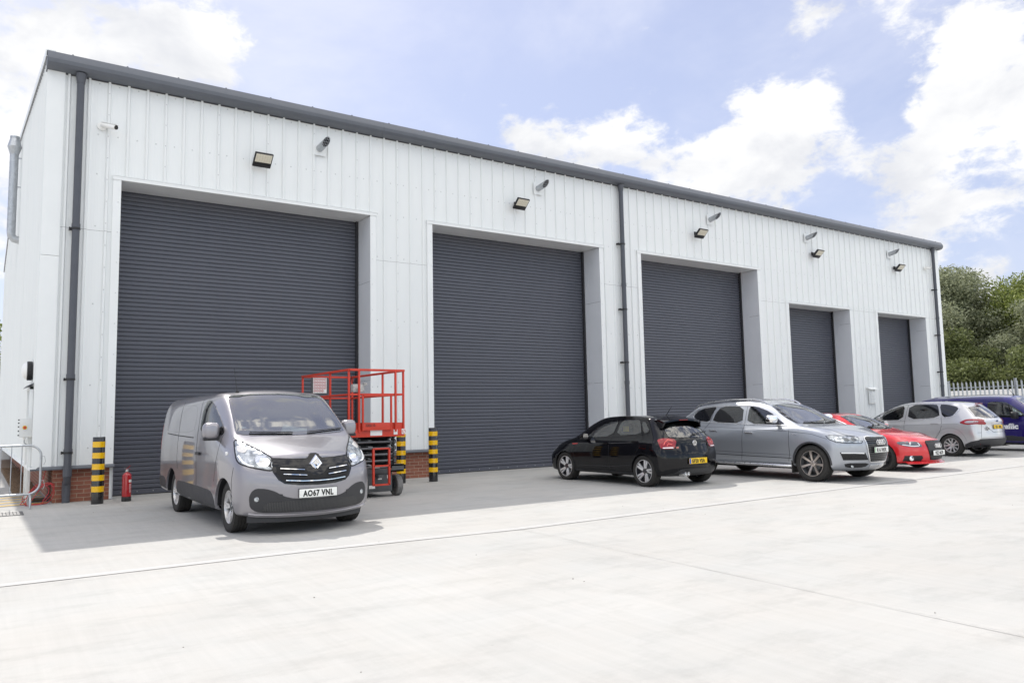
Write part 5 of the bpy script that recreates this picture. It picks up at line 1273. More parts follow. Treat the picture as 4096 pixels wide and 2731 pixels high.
for sg in (-1, 1):
    o = suv.patch('headlight', 'F', [(sg*a, b) for a, b in QH][::sg], LAMP, off=.006, step=.035)
    suv.strip('lamp_rim', 'F', [(sg*a, b) for a, b in QH], .014, GLOSSB, off=.009, closed=True, parent=o)
    for y_ in (.60, .72):
        suv.patch('lamp_projector', 'F', [(sg*(y_+.042*cos(t)), .868+.038*sin(t)) for t in [2*pi*i/18 for i in range(18)]], mat('projector glass', (.10, .11, .12), .06, coat=1.), off=.010, parent=o, step=.02)
    suv.patch('indicator_lens', 'F', [(sg*.80, .92), (sg*.88, .90), (sg*.88, .84), (sg*.82, .83)], LAMPW, off=.010, parent=o)
    v_ = suv.patch('bumper_vent', 'F', [(sg*a, b) for a, b in [(.86, .615), (.43, .598), (.335, .45), (.80, .455)]][::sg], GLOSSB, off=.006)
    for k in range(4): suv.strip('vent_bar', 'F', [(sg*(.83-.012*k), .565-.03*k), (sg*(.415-.02*k), .552-.03*k)], .009, M['black'], off=.014, parent=v_)
    suv.strip('running_light', 'F', [(sg*.84, .602), (sg*.62, .598), (sg*.45, .588)], .022, LAMPW, off=.013, parent=v_)
    f_ = suv.patch('fog_recess', 'F', [(sg*a, b) for a, b in [(.78, .395), (.28, .385), (.36, .30), (.72, .30)]][::sg], M['black'], off=.006, smooth=1)
    p, n = suv.hit('F', sg*.62, .328); b = MB(); b.lathe([(0, .006), (.026, .003), (.036, -.006)], axis='x', n=20); q = b.build('fog_lamp', LAMP, f_, smooth=True); q.location = p+Vector((.008, 0, 0)); q.rotation_euler = (0, 0, sg*.35)
    suv.patch('washer_cover', 'F', [(sg*.60, .765), (sg*.70, .765), (sg*.69, .70), (sg*.61, .71)], PQ, off=.006)
    suv.strip('bonnet_gap', 'T', [(1.26, sg*.84), (.9, sg*.80), (.5, sg*.66), (.24, sg*.50)], .008, SEAM, smooth=1)
GQ = [(-.40, .87), (-.38, .90), (-.32, .918), (.32, .918), (.38, .90), (.40, .87), (.37, .62), (.30, .42), (.27, .405), (-.27, .405), (-.30, .42), (-.37, .62)]
gq = suv.patch('grille', 'F', GQ, GLOSSB, off=.006)
for k in range(13):
    z_ = .445+k*.036; w_ = .27+.11*min(1, (z_-.45)/.20)
    suv.strip('grille_bar', 'F', [(-w_, z_), (0, z_), (w_, z_)], .010, M['steel_dark'], off=.016, parent=gq)
suv.strip('grille_frame', 'F', GQ, .022, M['alu'], off=.016, h=.014, closed=True, parent=gq)
def rings(c, y, z, r, gap, pl='F', parent=None):
    p, n = c.hit(pl, y, z); b = MB(); X = p.x+.030
    for k in range(4):
        cy = y+(k-1.5)*gap; b.tube([(X, cy+r*cos(2*pi*i/24), z+r*sin(2*pi*i/24)) for i in range(24)], r*.13, 6, closed=True)
    b.box(X-.02, X-.008, y-1.5*gap, y+1.5*gap, z-.006, z+.006)
    return b.build('badge', M['chrome'], parent or c.root, smooth=True)
rings(suv, 0, .80, .049, .072, parent=gq)
number_plate(suv, 'F', 0, .648, 'R16 HHX', off=.020, blue=mat('plate flag', (.35, .55, .35), .4))
suv.patch('skid_plate', 'F', [(-.26, .345), (.26, .345), (.22, .275), (-.22, .275)], M['alu'], off=.010)
suv.body(PQ)
interior(suv, .50, 1.42, 1.12, 1.25, 4.0, .80, [(2.25, .38, .80, 1.38), (2.25, -.38, .80, 1.38), (3.2, .38, .80, 1.34), (3.2, -.38, .80, 1.34)], wheel_y=-.38)
wiper(suv, 'F', (.05, 1.20), (-.58, 1.215)); wiper(suv, 'F', (.66, 1.22), (.10, 1.20))
for sg in (1, -1): mirror_unit(suv, 1.80, 1.295, sg, M['chrome'], .915, size=(.15, .25, .19), arm=.02)
RIMQ = mat('bronze grey rim', (.62, .55, .50), .33, metal=.8, noise_amt=.1)
for s_ in (.97, 3.972):
    for sg in (-1, 1): make_wheel(suv, s_, sg*.835, .375, .375, .285, .268, 7, 'double', RIMQ, RIMQ, rrim=M['steel_dark'], spin=.1, turn=.0)
# ================================================================ red saloon
rzr = -pi/2+.010
SALOON = dict(L=4.712, K=4, fit=5,
  stations=[0, .60, .89, 1.15, 1.45, 1.8, 2.2, 2.7, 3.2, 3.7, 4.1, 4.45, 5],
  rows=[([(0, .72), (5, .72)], [(0, .17), (5, .22)]),
        ([(.3, .76), (.7, .85), (4.1, .85), (5, .80)], [(0, .22), (5, .26)]),
        ([(.3, .79), (.7, .89), (4.1, .895), (5, .83)], [(0, .40), (5, .44)]),
        ([(.3, .79), (.7, .895), (1.2, .91), (4.1, .915), (5, .85)], [(0, .54), (1.2, .60), (5, .66)]),
        ([(.3, .75), (.7, .86), (1.2, .885), (4.1, .89), (5, .82)], [(.3, .68), (.8, .77), (1.4, .81), (5, .87)]),
        ([(.3, .68), (.7, .79), (1.2, .82), (1.6, .82), (4.0, .80), (5, .72)], [(.3, .72), (.8, .84), (1.3, .90), (2, .93), (4, .97), (5, .97)]),
        ([(.3, .56), (.7, .70), (1.2, .735), (1.6, .66), (2.0, .59), (2.5, .565), (3.2, .56), (3.8, .60), (4.4, .66), (5, .62)], [(.3, .745), (.8, .865), (1.25, .93), (1.6, 1.06), (2.0, 1.235), (2.3, 1.30), (2.8, 1.335), (3.2, 1.315), (3.7, 1.22), (4.2, 1.06), (4.7, .99)])],
  top=[(.2, .765), (.8, .90), (1.25, .965), (1.6, 1.10), (2.0, 1.285), (2.3, 1.355), (2.8, 1.39), (3.2, 1.375), (3.7, 1.28), (4.2, 1.11), (4.7, 1.0)],
  front=[.16, .06, .0, .01, .045, .08, .15], sweepF=[.34, .38, .42, .42, .38, .34, .30], pF=2.1,
  zF=[.19, .24, .40, .55, .67, .71, .745], zFc=[.19, .24, .40, .55, .67, .715, .755],
  rear=[.14, .06, .0, .01, .03, .05, .08], sweepB=[.25]*7, pB=2.4, zB=[.25, .30, .46, .66, .86, .94, .97],
  arches=[(.89, .325, .355), (3.70, .325, .355)])
saloon = Car('saloon_car', 'bright red saloon parked nose-out beside the large grey estate car', 'car', nose_loc(16.74, -6.80, .89, rzr), rzr, SALOON, level=4)
saloon.trim = hatch.trim; saloon.dash = hatch.trim
PR = paint('red paint', (.62, .018, .024), rough=.22)
saloon.underside(.4, 4.5, .55, .15, .5)

for pl in 'RL':
    saloon.window('side_window', pl, [(1.62, .985), (1.88, 1.085), (2.10, 1.175), (2.32, 1.245), (2.62, 1.285), (2.60, .985)], GLS, GF, inset=.022, off=.006)
    saloon.window('rear_side_window', pl, [(2.68, .985), (2.70, 1.285), (3.1, 1.275), (3.5, 1.17), (3.55, 1.02)], GLS, GF, inset=.022, off=.006)
    saloon.strip('window_trim', pl, [(1.50, .95), (1.86, 1.10), (2.30, 1.262), (2.62, 1.302), (3.1, 1.292), (3.6, 1.15), (3.7, 1.02)], .016, M['alu'], off=.009, h=.008, smooth=1)
    saloon.strip('door_gap', pl, [(2.65, 1.29), (2.62, .96), (2.64, .3)], .008, SEAM); saloon.strip('door_gap', pl, [(1.40, .95), (1.36, .70), (1.38, .35)], .008, SEAM)
saloon.window('windscreen', 'F', [(-.69, 1.0), (-.62, 1.16), (-.53, 1.30), (0, 1.335), (.53, 1.30), (.62, 1.16), (.69, 1.0), (.40, .975), (0, .965), (-.40, .975)], GLW, GF, inset=.03, smooth=0)
RH = [(.845, .695), (.70, .705), (.50, .688), (.435, .57), (.60, .565), (.74, .585), (.85, .63)]
for sg in (-1, 1):
    o = saloon.patch('headlight', 'F', [(sg*a, b) for a, b in RH][::sg], mat('smoked lamp', (.10, .11, .13), .12, coat=1.), off=.006, smooth=1, step=.035)
    saloon.strip('light_guide', 'F', [(sg*.52, .665), (sg*.49, .60), (sg*.62, .585), (sg*.80, .625)], .020, LAMPW, off=.010, parent=o, smooth=1)
    p, n = saloon.hit('F', sg*.66, .645); b = MB(); b.lathe([(0, .01), (.032, .006), (.040, -.008)], axis='x', n=18); q = b.build('lamp_projector', LAMPC, o, smooth=True); q.location = p+Vector((.002, 0, 0))
    f_ = saloon.patch('fog_recess', 'F', [(sg*a, b) for a, b in [(.80, .245), (.79, .37), (.48, .37), (.44, .31), (.47, .245)]][::sg], M['black'], off=.006)
    for k in range(3): saloon.strip('vent_bar', 'F', [(sg*.60, .275+k*.035), (sg*.46, .275+k*.035)], .008, GLOSSB, off=.014, parent=f_)
    p, n = saloon.hit('F', sg*.68, .31); b = MB(); b.lathe([(0, .006), (.034, .002), (.040, .0)], axis='x', n=20); b.lathe([(.042, .0), (.044, .012), (.056, .010), (.058, -.01)], axis='x', n=20); q = b.build('fog_lamp', M['chrome'], f_, smooth=True, ang=30); q.location = p+Vector((.012, 0, 0)); q.rotation_euler = (0, 0, sg*.4)
    saloon.strip('bonnet_gap', 'T', [(1.25, sg*.74), (.8, sg*.70), (.45, sg*.58), (.24, sg*.44)], .007, SEAM, smooth=1)
GR = [(-.34, .665), (-.31, .695), (.31, .695), (.34, .665), (.30, .42), (.235, .275), (-.235, .275), (-.30, .42)]
gr_ = saloon.patch('grille', 'F', GR, HEXM, off=.006)
saloon.strip('grille_frame', 'F', GR, .030, GLOSSB, off=.014, h=.012, closed=True, parent=gr_)
rings(saloon, 0, .59, .045, .064, parent=gr_)
number_plate(saloon, 'F', 0, .425, 'VEZ 4670', off=.022)
b = MB(); A = []
for i in range(25):
    a = -1+2*i/24; y = .80*a; s_ = saloon.sp['front'][0]-.12+.30*abs(a)**2.6
    A += [(-s_-.05, y, .235), (-s_+.03, y, .195), (-s_+.03, y, .180), (-s_-.10, y, .175)]
b.add(A, [(4*i+q, 4*i+q+1, 4*i+q+5, 4*i+q+4) for i in range(24) for q in range(3)]); b.build('front_splitter', PR, saloon.root, smooth=True, ang=30)
saloon.body(PR)
interior(saloon, .30, 1.30, .92, 1.2, 3.5, .74, [(2.2, .36, .60, 1.10), (2.2, -.36, .60, 1.10)], wheel_y=-.36)
wiper(saloon, 'F', (.05, .99), (-.52, 1.005))
for sg in (1, -1): mirror_unit(saloon, 1.78, 1.02, sg, PR, .835, size=(.12, .19, .13), arm=.02)
RIMK = mat('black rim', (.02, .02, .022), .3)
for s_ in (.89, 3.70):
    for sg in (-1, 1): make_wheel(saloon, s_, sg*.79, .325, .325, .245, .240, 5, 'plain', RIMK, RIMK)
# ================================================================ silver people carrier
rzs = pi/2
MPV = dict(L=4.768, K=4, fit=5,
  stations=[0, .60, .94, 1.20, 1.5, 1.85, 2.3, 2.8, 3.3, 3.8, 4.15, 4.45, 5],
  rows=[([(0, .75), (5, .75)], [(0, .22), (5, .27)]),
        ([(.3, .80), (.7, .88), (4.2, .88), (5, .84)], [(0, .28), (5, .32)]),
        ([(.3, .83), (.7, .925), (4.2, .925), (5, .86)], [(0, .47), (5, .50)]),
        ([(.3, .82), (.7, .925), (1.2, .94), (4.1, .942), (5, .87)], [(0, .62), (1.2, .68), (5, .72)]),
        ([(.3, .78), (.7, .89), (1.2, .915), (4.1, .922), (5, .84)], [(.3, .76), (.8, .86), (1.4, .91), (5, .97)]),
        ([(.3, .70), (.7, .82), (1.2, .85), (1.6, .86), (4.0, .855), (4.5, .81), (5, .75)], [(.3, .82), (.8, .95), (1.2, 1.01), (2, 1.05), (4, 1.12), (5, 1.14)]),
        ([(.3, .58), (.7, .72), (1.1, .76), (1.5, .71), (1.9, .655), (2.4, .63), (4.0, .62), (4.4, .61)], [(.3, .85), (.7, .965), (1.05, 1.05), (1.4, 1.22), (1.8, 1.41), (2.2, 1.54), (2.7, 1.60), (3.3, 1.60), (3.9, 1.55), (4.4, 1.46)])],
  top=[(.2, .875), (.7, 1.0), (1.05, 1.085), (1.4, 1.26), (1.8, 1.455), (2.2, 1.60), (2.7, 1.66), (3.3, 1.665), (3.9, 1.62), (4.4, 1.54)],
  front=[.16, .06, .0, .01, .05, .09, .17], sweepF=[.34, .38, .42, .42, .38, .34, .30], pF=2.1,
  zF=[.22, .28, .46, .62, .75, .80, .845], zFc=[.22, .28, .46, .62, .75, .80, .855],
  rear=[.13, .05, .0, .02, .05, .10, .48], sweepB=[.24, .26, .26, .26, .24, .22, .10], pB=2.4, zB=[.29, .34, .50, .72, .97, 1.12, 1.44], zBc=[.29, .34, .50, .72, .97, 1.13, 1.49],
  arches=[(.94, .328, .362), (3.79, .328, .362)])
mpv = Car('people_carrier', 'silver people carrier parked nose-in near the far shutter, showing its tail', 'car', nose_loc(23.20, -5.29, 3.79, rzs), rzs, MPV, level=4)
mpv.trim = hatch.trim; mpv.dash = hatch.trim
PM = paint('silver paint', (.56, .56, .57), metal=.55, rough=.28)
mpv.underside(.4, 4.40, .55, .29, .5)

for pl in 'LR':
    mw = lambda n, poly, g, cut: mpv.window(n, pl, poly, g, GF, inset=.024, smooth=1, cut=cut, off=.006)
    mw('front_quarter_window', [(1.10, 1.09), (1.38, 1.225), (1.52, 1.28), (1.48, 1.10)], GLS, False)
    mw('side_window', [(1.57, 1.085), (1.62, 1.31), (1.80, 1.395), (2.05, 1.495), (2.32, 1.555), (2.31, 1.105)], GLS, True)
    mw('rear_side_window', [(2.47, 1.115), (2.47, 1.57), (3.30, 1.572), (3.38, 1.50), (3.47, 1.165)], GLD, False)
    mw('quarter_window', [(3.55, 1.175), (3.40, 1.565), (3.62, 1.558), (3.99, 1.465), (3.92, 1.32), (3.82, 1.20)], GLD, False)
    mpv.strip('window_trim', pl, [(1.45, 1.045), (2.35, 1.085), (3.50, 1.155), (3.80, 1.175), (3.93, 1.26), (4.04, 1.475), (3.6, 1.58), (2.9, 1.60), (2.3, 1.585), (1.9, 1.45), (1.5, 1.28)], .016, M['alu'], off=.010, h=.009, smooth=1)
    mpv.strip('door_gap', pl, [(2.42, 1.58), (2.385, 1.09), (2.38, .35)], .009, SEAM)
    mpv.strip('door_gap', pl, [(3.51, 1.15), (3.56, .95), (3.48, .70), (3.32, .50), (3.28, .33)], .009, SEAM, smooth=1)
    mpv.strip('body_crease', pl, [(1.2, .88), (2.4, .93), (3.5, .965), (4.05, .975)], .010, mat('mpv crease', (.38, .38, .39), .3, metal=.5, coat=1.), off=.001)
    mpv.strip('arch_crease', pl, [(3.79+.46*cos(a), .40+.46*sin(a)) for a in [.15+(pi-.35)*i/20 for i in range(21)]], .014, mat('mpv crease', (.38, .38, .39), .3, metal=.5, coat=1.), off=.001)
    hs = 1 if pl == 'L' else -1
    for s_, z_ in ((2.17, .925), (3.34, .982)):
        p, n = mpv.hit(pl, s_, z_); b = MB(); b.box(p.x-.12, p.x+.12, p.y+hs*.006, p.y+hs*.036, p.z-.018, p.z+.018); b.build('door_handle', PM, mpv.root, bevel=.008)
for sg in (1, -1):
    pl = 'L' if sg == 1 else 'R'
    o = mpv.patch('tail_light', pl, [(4.05, 1.005), (4.20, 1.095), (4.34, 1.115), (4.62, 1.11), (4.62, .965), (4.25, .95)], LENSR, off=.007, smooth=1, step=.03)
    mpv.patch('tail_light_lens', pl, [(4.20, 1.015), (4.30, 1.07), (4.55, 1.06), (4.55, 1.01), (4.30, .985)], mat('smoked lens', (.30, .27, .30), .15, coat=1.), off=.011, parent=o, smooth=1)
    mpv.patch('tail_light', 'B', [(sg*a, b) for a, b in [(.80, 1.10), (.72, 1.108), (.60, 1.05), (.53, .985), (.56, .945), (.80, .955)]][::sg], LENSR, off=.007, step=.03)
    mpv.patch('reflector', 'B', [(sg*.80, .395), (sg*.66, .395), (sg*.66, .365), (sg*.79, .365)][::sg], LENSR, off=.012)
mpv.window('rear_window', 'B', [(.70, 1.20), (.64, 1.32), (.575, 1.46), (.30, 1.495), (0, 1.50), (-.30, 1.495), (-.575, 1.46), (-.64, 1.32), (-.70, 1.20), (-.46, 1.14), (0, 1.13), (.46, 1.14)], GLD, GF, inset=.03, smooth=0, cut=False, off=.006)
mpv.window('windscreen', 'F', [(-.72, 1.12), (-.66, 1.34), (-.60, 1.50), (0, 1.56), (.60, 1.50), (.66, 1.34), (.72, 1.12), (0, 1.09)], GLW, GF, inset=.03)
mpv.patch('rear_bumper', 'B', [(.84, .30), (.86, .40), (.85, .50), (.80, .53), (0, .535), (-.80, .53), (-.85, .50), (-.86, .40), (-.84, .30), (-.5, .275), (.5, .275)], PLAST, off=.014)
for sg, pl in ((1, 'L'), (-1, 'R')): mpv.patch('bumper_corner', pl, [(4.17, .29), (4.19, .37), (4.36, .445), (4.66, .525), (4.70, .40), (4.66, .29)], PLAST, off=.012)
mpv.strip('tailgate_gap', 'B', [(.60, 1.48), (.72, 1.22), (.68, 1.12), (.70, .90), (.78, .56), (-.78, .56), (-.70, .90), (-.68, 1.12), (-.72, 1.22), (-.60, 1.48)], .009, SEAM)
mpv.strip('tailgate_crease', 'B', [(.55, .90), (.30, .72), (-.30, .72), (-.55, .90)], .010, SEAM)
mpv.strip('bumper_gap', 'B', [(.86, .715), (.74, .715)], .008, SEAM); mpv.strip('chrome_strip', 'B', [(.30, .985), (-.30, .985)], .022, M['alu'], off=.008)
p, n = mpv.hit('B', 0, 1.045); b = MB(); b.lathe([(0, -.004), (.9, -.004), (1, .004)], axis='x', n=24); o = b.build('badge', mat('badge blue', (.10, .14, .28), .2, metal=.5), mpv.root, smooth=True); o.scale = (-1, .062, .028); o.location = (p.x-.012, 0, 1.045)
number_plate(mpv, 'B', 0, .872, 'EK11 MXJ', front=False, off=.014)
p, n = mpv.hit('B', .46, .845)
b = MB(); b.lathe([(0, 0), (1, 0), (1, .002)], axis='x', n=28); o = b.build('country_sticker', PW, mpv.root); o.scale = (-1, .085, .058); o.location = (p.x-.016, .50, .83); o.rotation_euler = (0, 0, .14)
text_mesh('GB', .056, 'country_letters', M['ink'], mpv.root, (p.x-.022, .50, .802), (pi/2, 0, -pi/2+.14), depth=.0015, xs=.95, bold=.003)
b = MB(); b.box(-4.30, -4.20, -.14, .14, 1.555, 1.585); b.build('brake_light', LENSR, mpv.root, bevel=.008)
mb_ = MB(); mb_.bar((-4.66, .0, 1.15), (-4.60, -.38, 1.19), .022, .02); mb_.build('rear_wiper', M['black'], mpv.root)
mpv.body(PM)
interior(mpv, .38, 1.30, 1.05, 1.15, 3.6, .78, [(2.1, .38, .72, 1.24), (2.1, -.38, .72, 1.24)], wheel_y=-.38)
for sg in (1, -1): mirror_unit(mpv, 1.62, 1.14, sg, PM, .875, size=(.13, .20, .15), arm=.02)
for s_ in (.94, 3.79):
    for sg in (-1, 1): make_wheel(mpv, s_, sg*.815, .328, .328, .225, .222, 5, 'v', SILV, SILV, rrim=SILV, spin=.1)
# ================================================================ dark blue van
rzb = -pi/2
BVAN = dict(L=4.95, K=4, fit=5,
  stations=[0, .58, .87, 1.12, 1.4, 1.7, 2.0, 2.6, 3.2, 3.93, 4.3, 4.6, 5],
  rows=[([(0, .76), (5, .76)], [(0, .22), (5, .32)]),
        ([(.3, .80), (.7, .89), (5, .88)], [(0, .28), (5, .36)]),
        ([(.3, .82), (.7, .905), (4.5, .91), (5, .90)], [(0, .48), (5, .55)]),
        ([(.3, .82), (.7, .905), (1.2, .915), (4.5, .918), (5, .90)], [(0, .66), (1.2, .76), (5, .84)]),
        ([(.3, .78), (.7, .87), (1.2, .90), (4.5, .905), (5, .88)], [(.3, .84), (.7, .94), (1.2, 1.03), (5, 1.10)]),
        ([(.3, .70), (.7, .80), (1.1, .84), (1.6, .83), (2.2, .835), (5, .82)], [(.3, .91), (.7, 1.06), (1.1, 1.22), (1.5, 1.42), (1.9, 1.56), (2.3, 1.60), (5, 1.60)]),
        ([(.3, .58), (.7, .71), (1.0, .74), (1.4, .70), (1.8, .685), (2.4, .70), (5, .68)], [(.3, .945), (.7, 1.10), (1.0, 1.22), (1.4, 1.47), (1.75, 1.70), (2.1, 1.77), (2.6, 1.79), (4.6, 1.76), (5, 1.73)])],
  top=[(.2, .97), (.7, 1.14), (1.0, 1.25), (1.4, 1.51), (1.75, 1.76), (2.1, 1.86), (2.6, 1.885), (4.6, 1.86), (5, 1.82)],
  front=[.14, .05, .0, .01, .06, .10, .18], sweepF=[.34, .36, .38, .38, .34, .30, .26], pF=2.1,
  zF=[.23, .28, .47, .65, .82, .88, .94], zFc=[.23, .28, .47, .65, .82, .885, .955],
  rear=[.05, .01, .0, .0, .02, .05, .12], sweepB=[.10]*7, zB=[.32, .37, .58, .84, 1.10, 1.58, 1.72],
  arches=[(.87, .325, .36), (3.932, .325, .36)])
bvan = Car('delivery_van', 'dark blue panel van with white lettering behind the silver people carrier', 'van', (26.95, -7.22, 0), rzb, BVAN, level=3)
bvan.trim = hatch.trim; bvan.dash = hatch.trim
PBL = paint('dark blue paint', (.014, .007, .115), rough=.22)
bvan.underside(.4, 4.6, .55, .2, .5)

for pl in 'RL':
    w_ = bvan.window('side_window', pl, [(2.50, 1.12), (2.52, 1.60), (2.38, 1.63), (1.97, 1.625), (1.78, 1.50), (1.44, 1.26), (1.40, 1.13), (1.8, 1.10)], GLS, GF, inset=.025, off=.006)
    bvan.strip('window_divider', pl, [(1.86, 1.53), (1.80, 1.10)], .03, GF, off=.009, parent=w_)
    bvan.strip('door_gap', pl, [(2.64, 1.80), (2.60, 1.60), (2.58, 1.1), (2.55, .35)], .009, SEAM)
    bvan.strip('door_gap', pl, [(1.30, 1.20), (1.30, .60)], .009, SEAM)
    bvan.strip('door_rail', pl, [(2.70, 1.20), (4.3, 1.22)], .016, SEAM)
    bvan.patch('side_moulding', pl, [(1.42, .34), (1.42, .47), (1.90, .51), (3.48, .51), (3.50, .34)], PLAST, off=.008)
bvan.window('windscreen', 'F', [(-.72, 1.24), (-.70, 1.50), (-.66, 1.72), (0, 1.79), (.66, 1.72), (.70, 1.50), (.72, 1.24), (0, 1.22)], GLW, GF, inset=.035)
for sg in (1, -1): bvan.patch('headlight', 'F', [(sg*a, b) for a, b in [(.84, .98), (.62, .88), (.60, .78), (.85, .80)]][::sg], LAMPC, off=.006)
bvan.patch('grille', 'F', [(-.5, .55), (-.45, .75), (.45, .75), (.5, .55)], M['black'], off=.006)
WT = mat('white lettering', (.82, .82, .85), .4)
p, n = bvan.hit('R', 1.85, .75)
text_mesh('Traffic', .165, 'lettering', WT, bvan.root, (-1.60, p.y-.008, .735), (pi/2, 0, 0), depth=.001, align='RIGHT', xs=1.12, bold=.012, spacing=.98)
bvan.body(PBL)
interior(bvan, .45, 1.25, 1.10, 1.05, 2.9, .78, [(2.15, .40, .80, 1.45), (2.15, -.40, .80, 1.45)], wheel_y=-.40)
for sg in (1, -1): mirror_unit(bvan, 1.62, 1.185, sg, M['black'], .90, size=(.15, .22, .22), arm=.03)
b = MB(); b.cyl((-1.95, -.2, 1.85), (-1.96, -.2, 1.89), .028, 10, r2=.012); b.tube([(-1.96, -.2, 1.88), (-2.22, -.2, 2.20)], [.007, .004], 6); b.build('aerial', M['black'], bvan.root)
for s_ in (.87, 3.932):
    for sg in (-1, 1): make_wheel(bvan, s_, sg*.79, .325, .325, .215, .215, 5, 'plain', SILV, SILV)
# ================================================================ bollards
BLK = mat('bollard black', (.012, .012, .013), .22, coat=.6, noise_amt=.2, nscale=7); BYL = mat('bollard yellow', (.80, .46, .004), .25, coat=.5, noise_amt=.04, nscale=7)
def bollard(x, y, lb):
    t = thing('bollard', lb, 'bollard', (x, y, 0), 0, 'black and yellow striped bollards beside the shutters')
    r = .105; b = MB(); b.lathe([(0, 0), (r, 0), (r, 1.235), (r-.006, 1.245), (0, 1.248)], n=32); b.build('post', BLK, t, smooth=True, ang=40)
    for k in range(5):
        z = .235+k*.205; b = MB(); b.lathe([(r, z), (r+.0025, z+.001), (r+.0025, z+.104), (r, z+.105)], n=32); b.build('reflective_band', BYL, t, smooth=True, ang=40)
    b = MB(); b.lathe([(r, .0), (r+.05, .0), (r+.035, .012), (r, .016)], n=24); b.build('collar', CONC, t)
bollard(-.084, -.84, 'striped bollard by the left downpipe, in front of the brick corner')
bollard(6.73, -1.29, 'striped bollard standing free left of the second shutter, right of the brick pier')
bollard(5.98, -1.15, 'striped bollard half hidden behind the red scissor lift')
# ================================================================ fire extinguisher
t = thing('fire_extinguisher', 'red fire extinguisher standing on the concrete before the first shutter', 'fire extinguisher', (.443, -.55, 0))
XR_ = mat('extinguisher red', (.40, .012, .018), .22, coat=.8, noise_amt=.05)
b = MB(); b.lathe([(0, 0), (.082, 0), (.086, .01), (.086, .088), (0, .088)], n=28); b.build('base_ring', mat('scuffed black', (.035, .035, .035), .7, noise_amt=.9, nscale=22), t, smooth=True, ang=40)
b = MB(); b.lathe([(.082, .08), (.082, .46), (.078, .495), (.062, .525), (.035, .543), (.022, .548), (.022, .575), (0, .575)], n=28); b.build('cylinder', XR_, t, smooth=True, ang=50)
b = MB(); b.lathe([(.026, .556), (.028, .56), (.028, .585), (.0, .59)], n=16); b.box(-.02, .02, -.02, .03, .585, .605); b.build('valve', M['alu'], t)
b = MB(); b.bar((-.02, 0, .60), (.055, 0, .675), .022, .010); b.bar((-.01, 0, .592), (.06, 0, .60), .022, .008); b.build('lever', XR_, t)
b = MB(); b.tube([(-.03+.018*cos(a), 0, .63+.018*sin(a)) for a in [2*pi*i/12 for i in range(12)]], .003, 5, closed=True); b.build('pin_ring', M['chrome'], t)
b = MB(); n = 10
def arc(a0, a1, z0, z1, r, mb, k=10): mb.add([(r*cos(a0+(a1-a0)*i/k), r*sin(a0+(a1-a0)*i/k), z) for i in range(k+1) for z in (z0, z1)], [(2*i, 2*i+2, 2*i+3, 2*i+1) for i in range(k)])
arc(-1.25, -.35, .36, .41, .0832, b); o = b.build('label', mat('label white', (.75, .75, .72), .5), t)
b = MB(); arc(-1.20, -.45, .345, .15, .0832, b); o2 = b.build('label_panel', mat('label red', (.42, .03, .035), .5), t)
b = MB()
for k in range(8): arc(-1.15, -.55-.1*(k % 3), .32-k*.021, .327-k*.021, .0836, b, 6)
b.build('label_lines', mat('label white', (.75, .75, .72), .5), o2)
# ================================================================ crowd barrier
t = thing('crowd_barrier', 'galvanised steel crowd barrier standing beside the gable corner', 'barrier', (-2.1, -.48, 0))
GV = M['galv']; x1 = 1.12; x0 = -1.15; zt, zb, R_ = 1.12, .24, .20; pts = [(x0, 0, zt)]
for i in range(9): a = pi/2-pi/2*i/8; pts.append((x1-R_+R_*cos(a), 0, zt-R_+R_*sin(a)))
for i in range(9): a = -pi/2*i/8; pts.append((x1-R_+R_*cos(a), 0, zb+R_+R_*sin(a)))
pts.append((x0, 0, zb)); b = MB(); b.tube(pts, .021, 14); b.build('frame', GV, t, smooth=True, ang=50)
for i in range(12):
    x = .82-i*.158
    if x > x0: b = MB(); b.tube([(x, 0, zb), (x, 0, zt)], .008, 8); b.build('upright', GV, t, smooth=True)
for z in (.86, .42): b = MB(); b.tube([(x1, 0, z+.06), (x1+.055, 0, z+.055), (x1+.07, 0, z-.04), (x1+.045, 0, z-.10), (x1, 0, z-.08)][0:4], .006, 6); b.build('hook', GV, t, smooth=True)
for sx in (.96, -.9):
    b = MB(); b.tube([(sx, -.34, .01), (sx, -.34, .17), (sx, -.28, .22), (sx, .25, .22), (sx, .32, .16), (sx, .32, .0)], .020, 12); b.build('foot', GV, t, smooth=True, ang=50)
# red air hose coiled by the door
rh_ = random.Random(4); b = MB(); P_ = []
c0 = Vector((-.98, .02, .0))
for i in range(110):
    a = i*.21; r = .22+.05*sin(a*.37)+.03*rh_.random(); z = .16+.17*sin(a+.6)+.03*sin(a*2.3)
    P_.append(c0+Vector((r*cos(a)*.95, .16*sin(a*.53)-.08, max(.014, z+r*.25*cos(a*.9)))))
b.tube(P_, .006, 6)
b.tube([P_[-1], (-.95, .0, .3), (-.90, .05, .5), (-.86, .08, .66)], .006, 6)
tag(b.build('hose', mat('hose red', (.50, .03, .04), .4), smooth=True, ang=80), 'thin red hose in loose coils on the ground by the brick corner', 'hose')
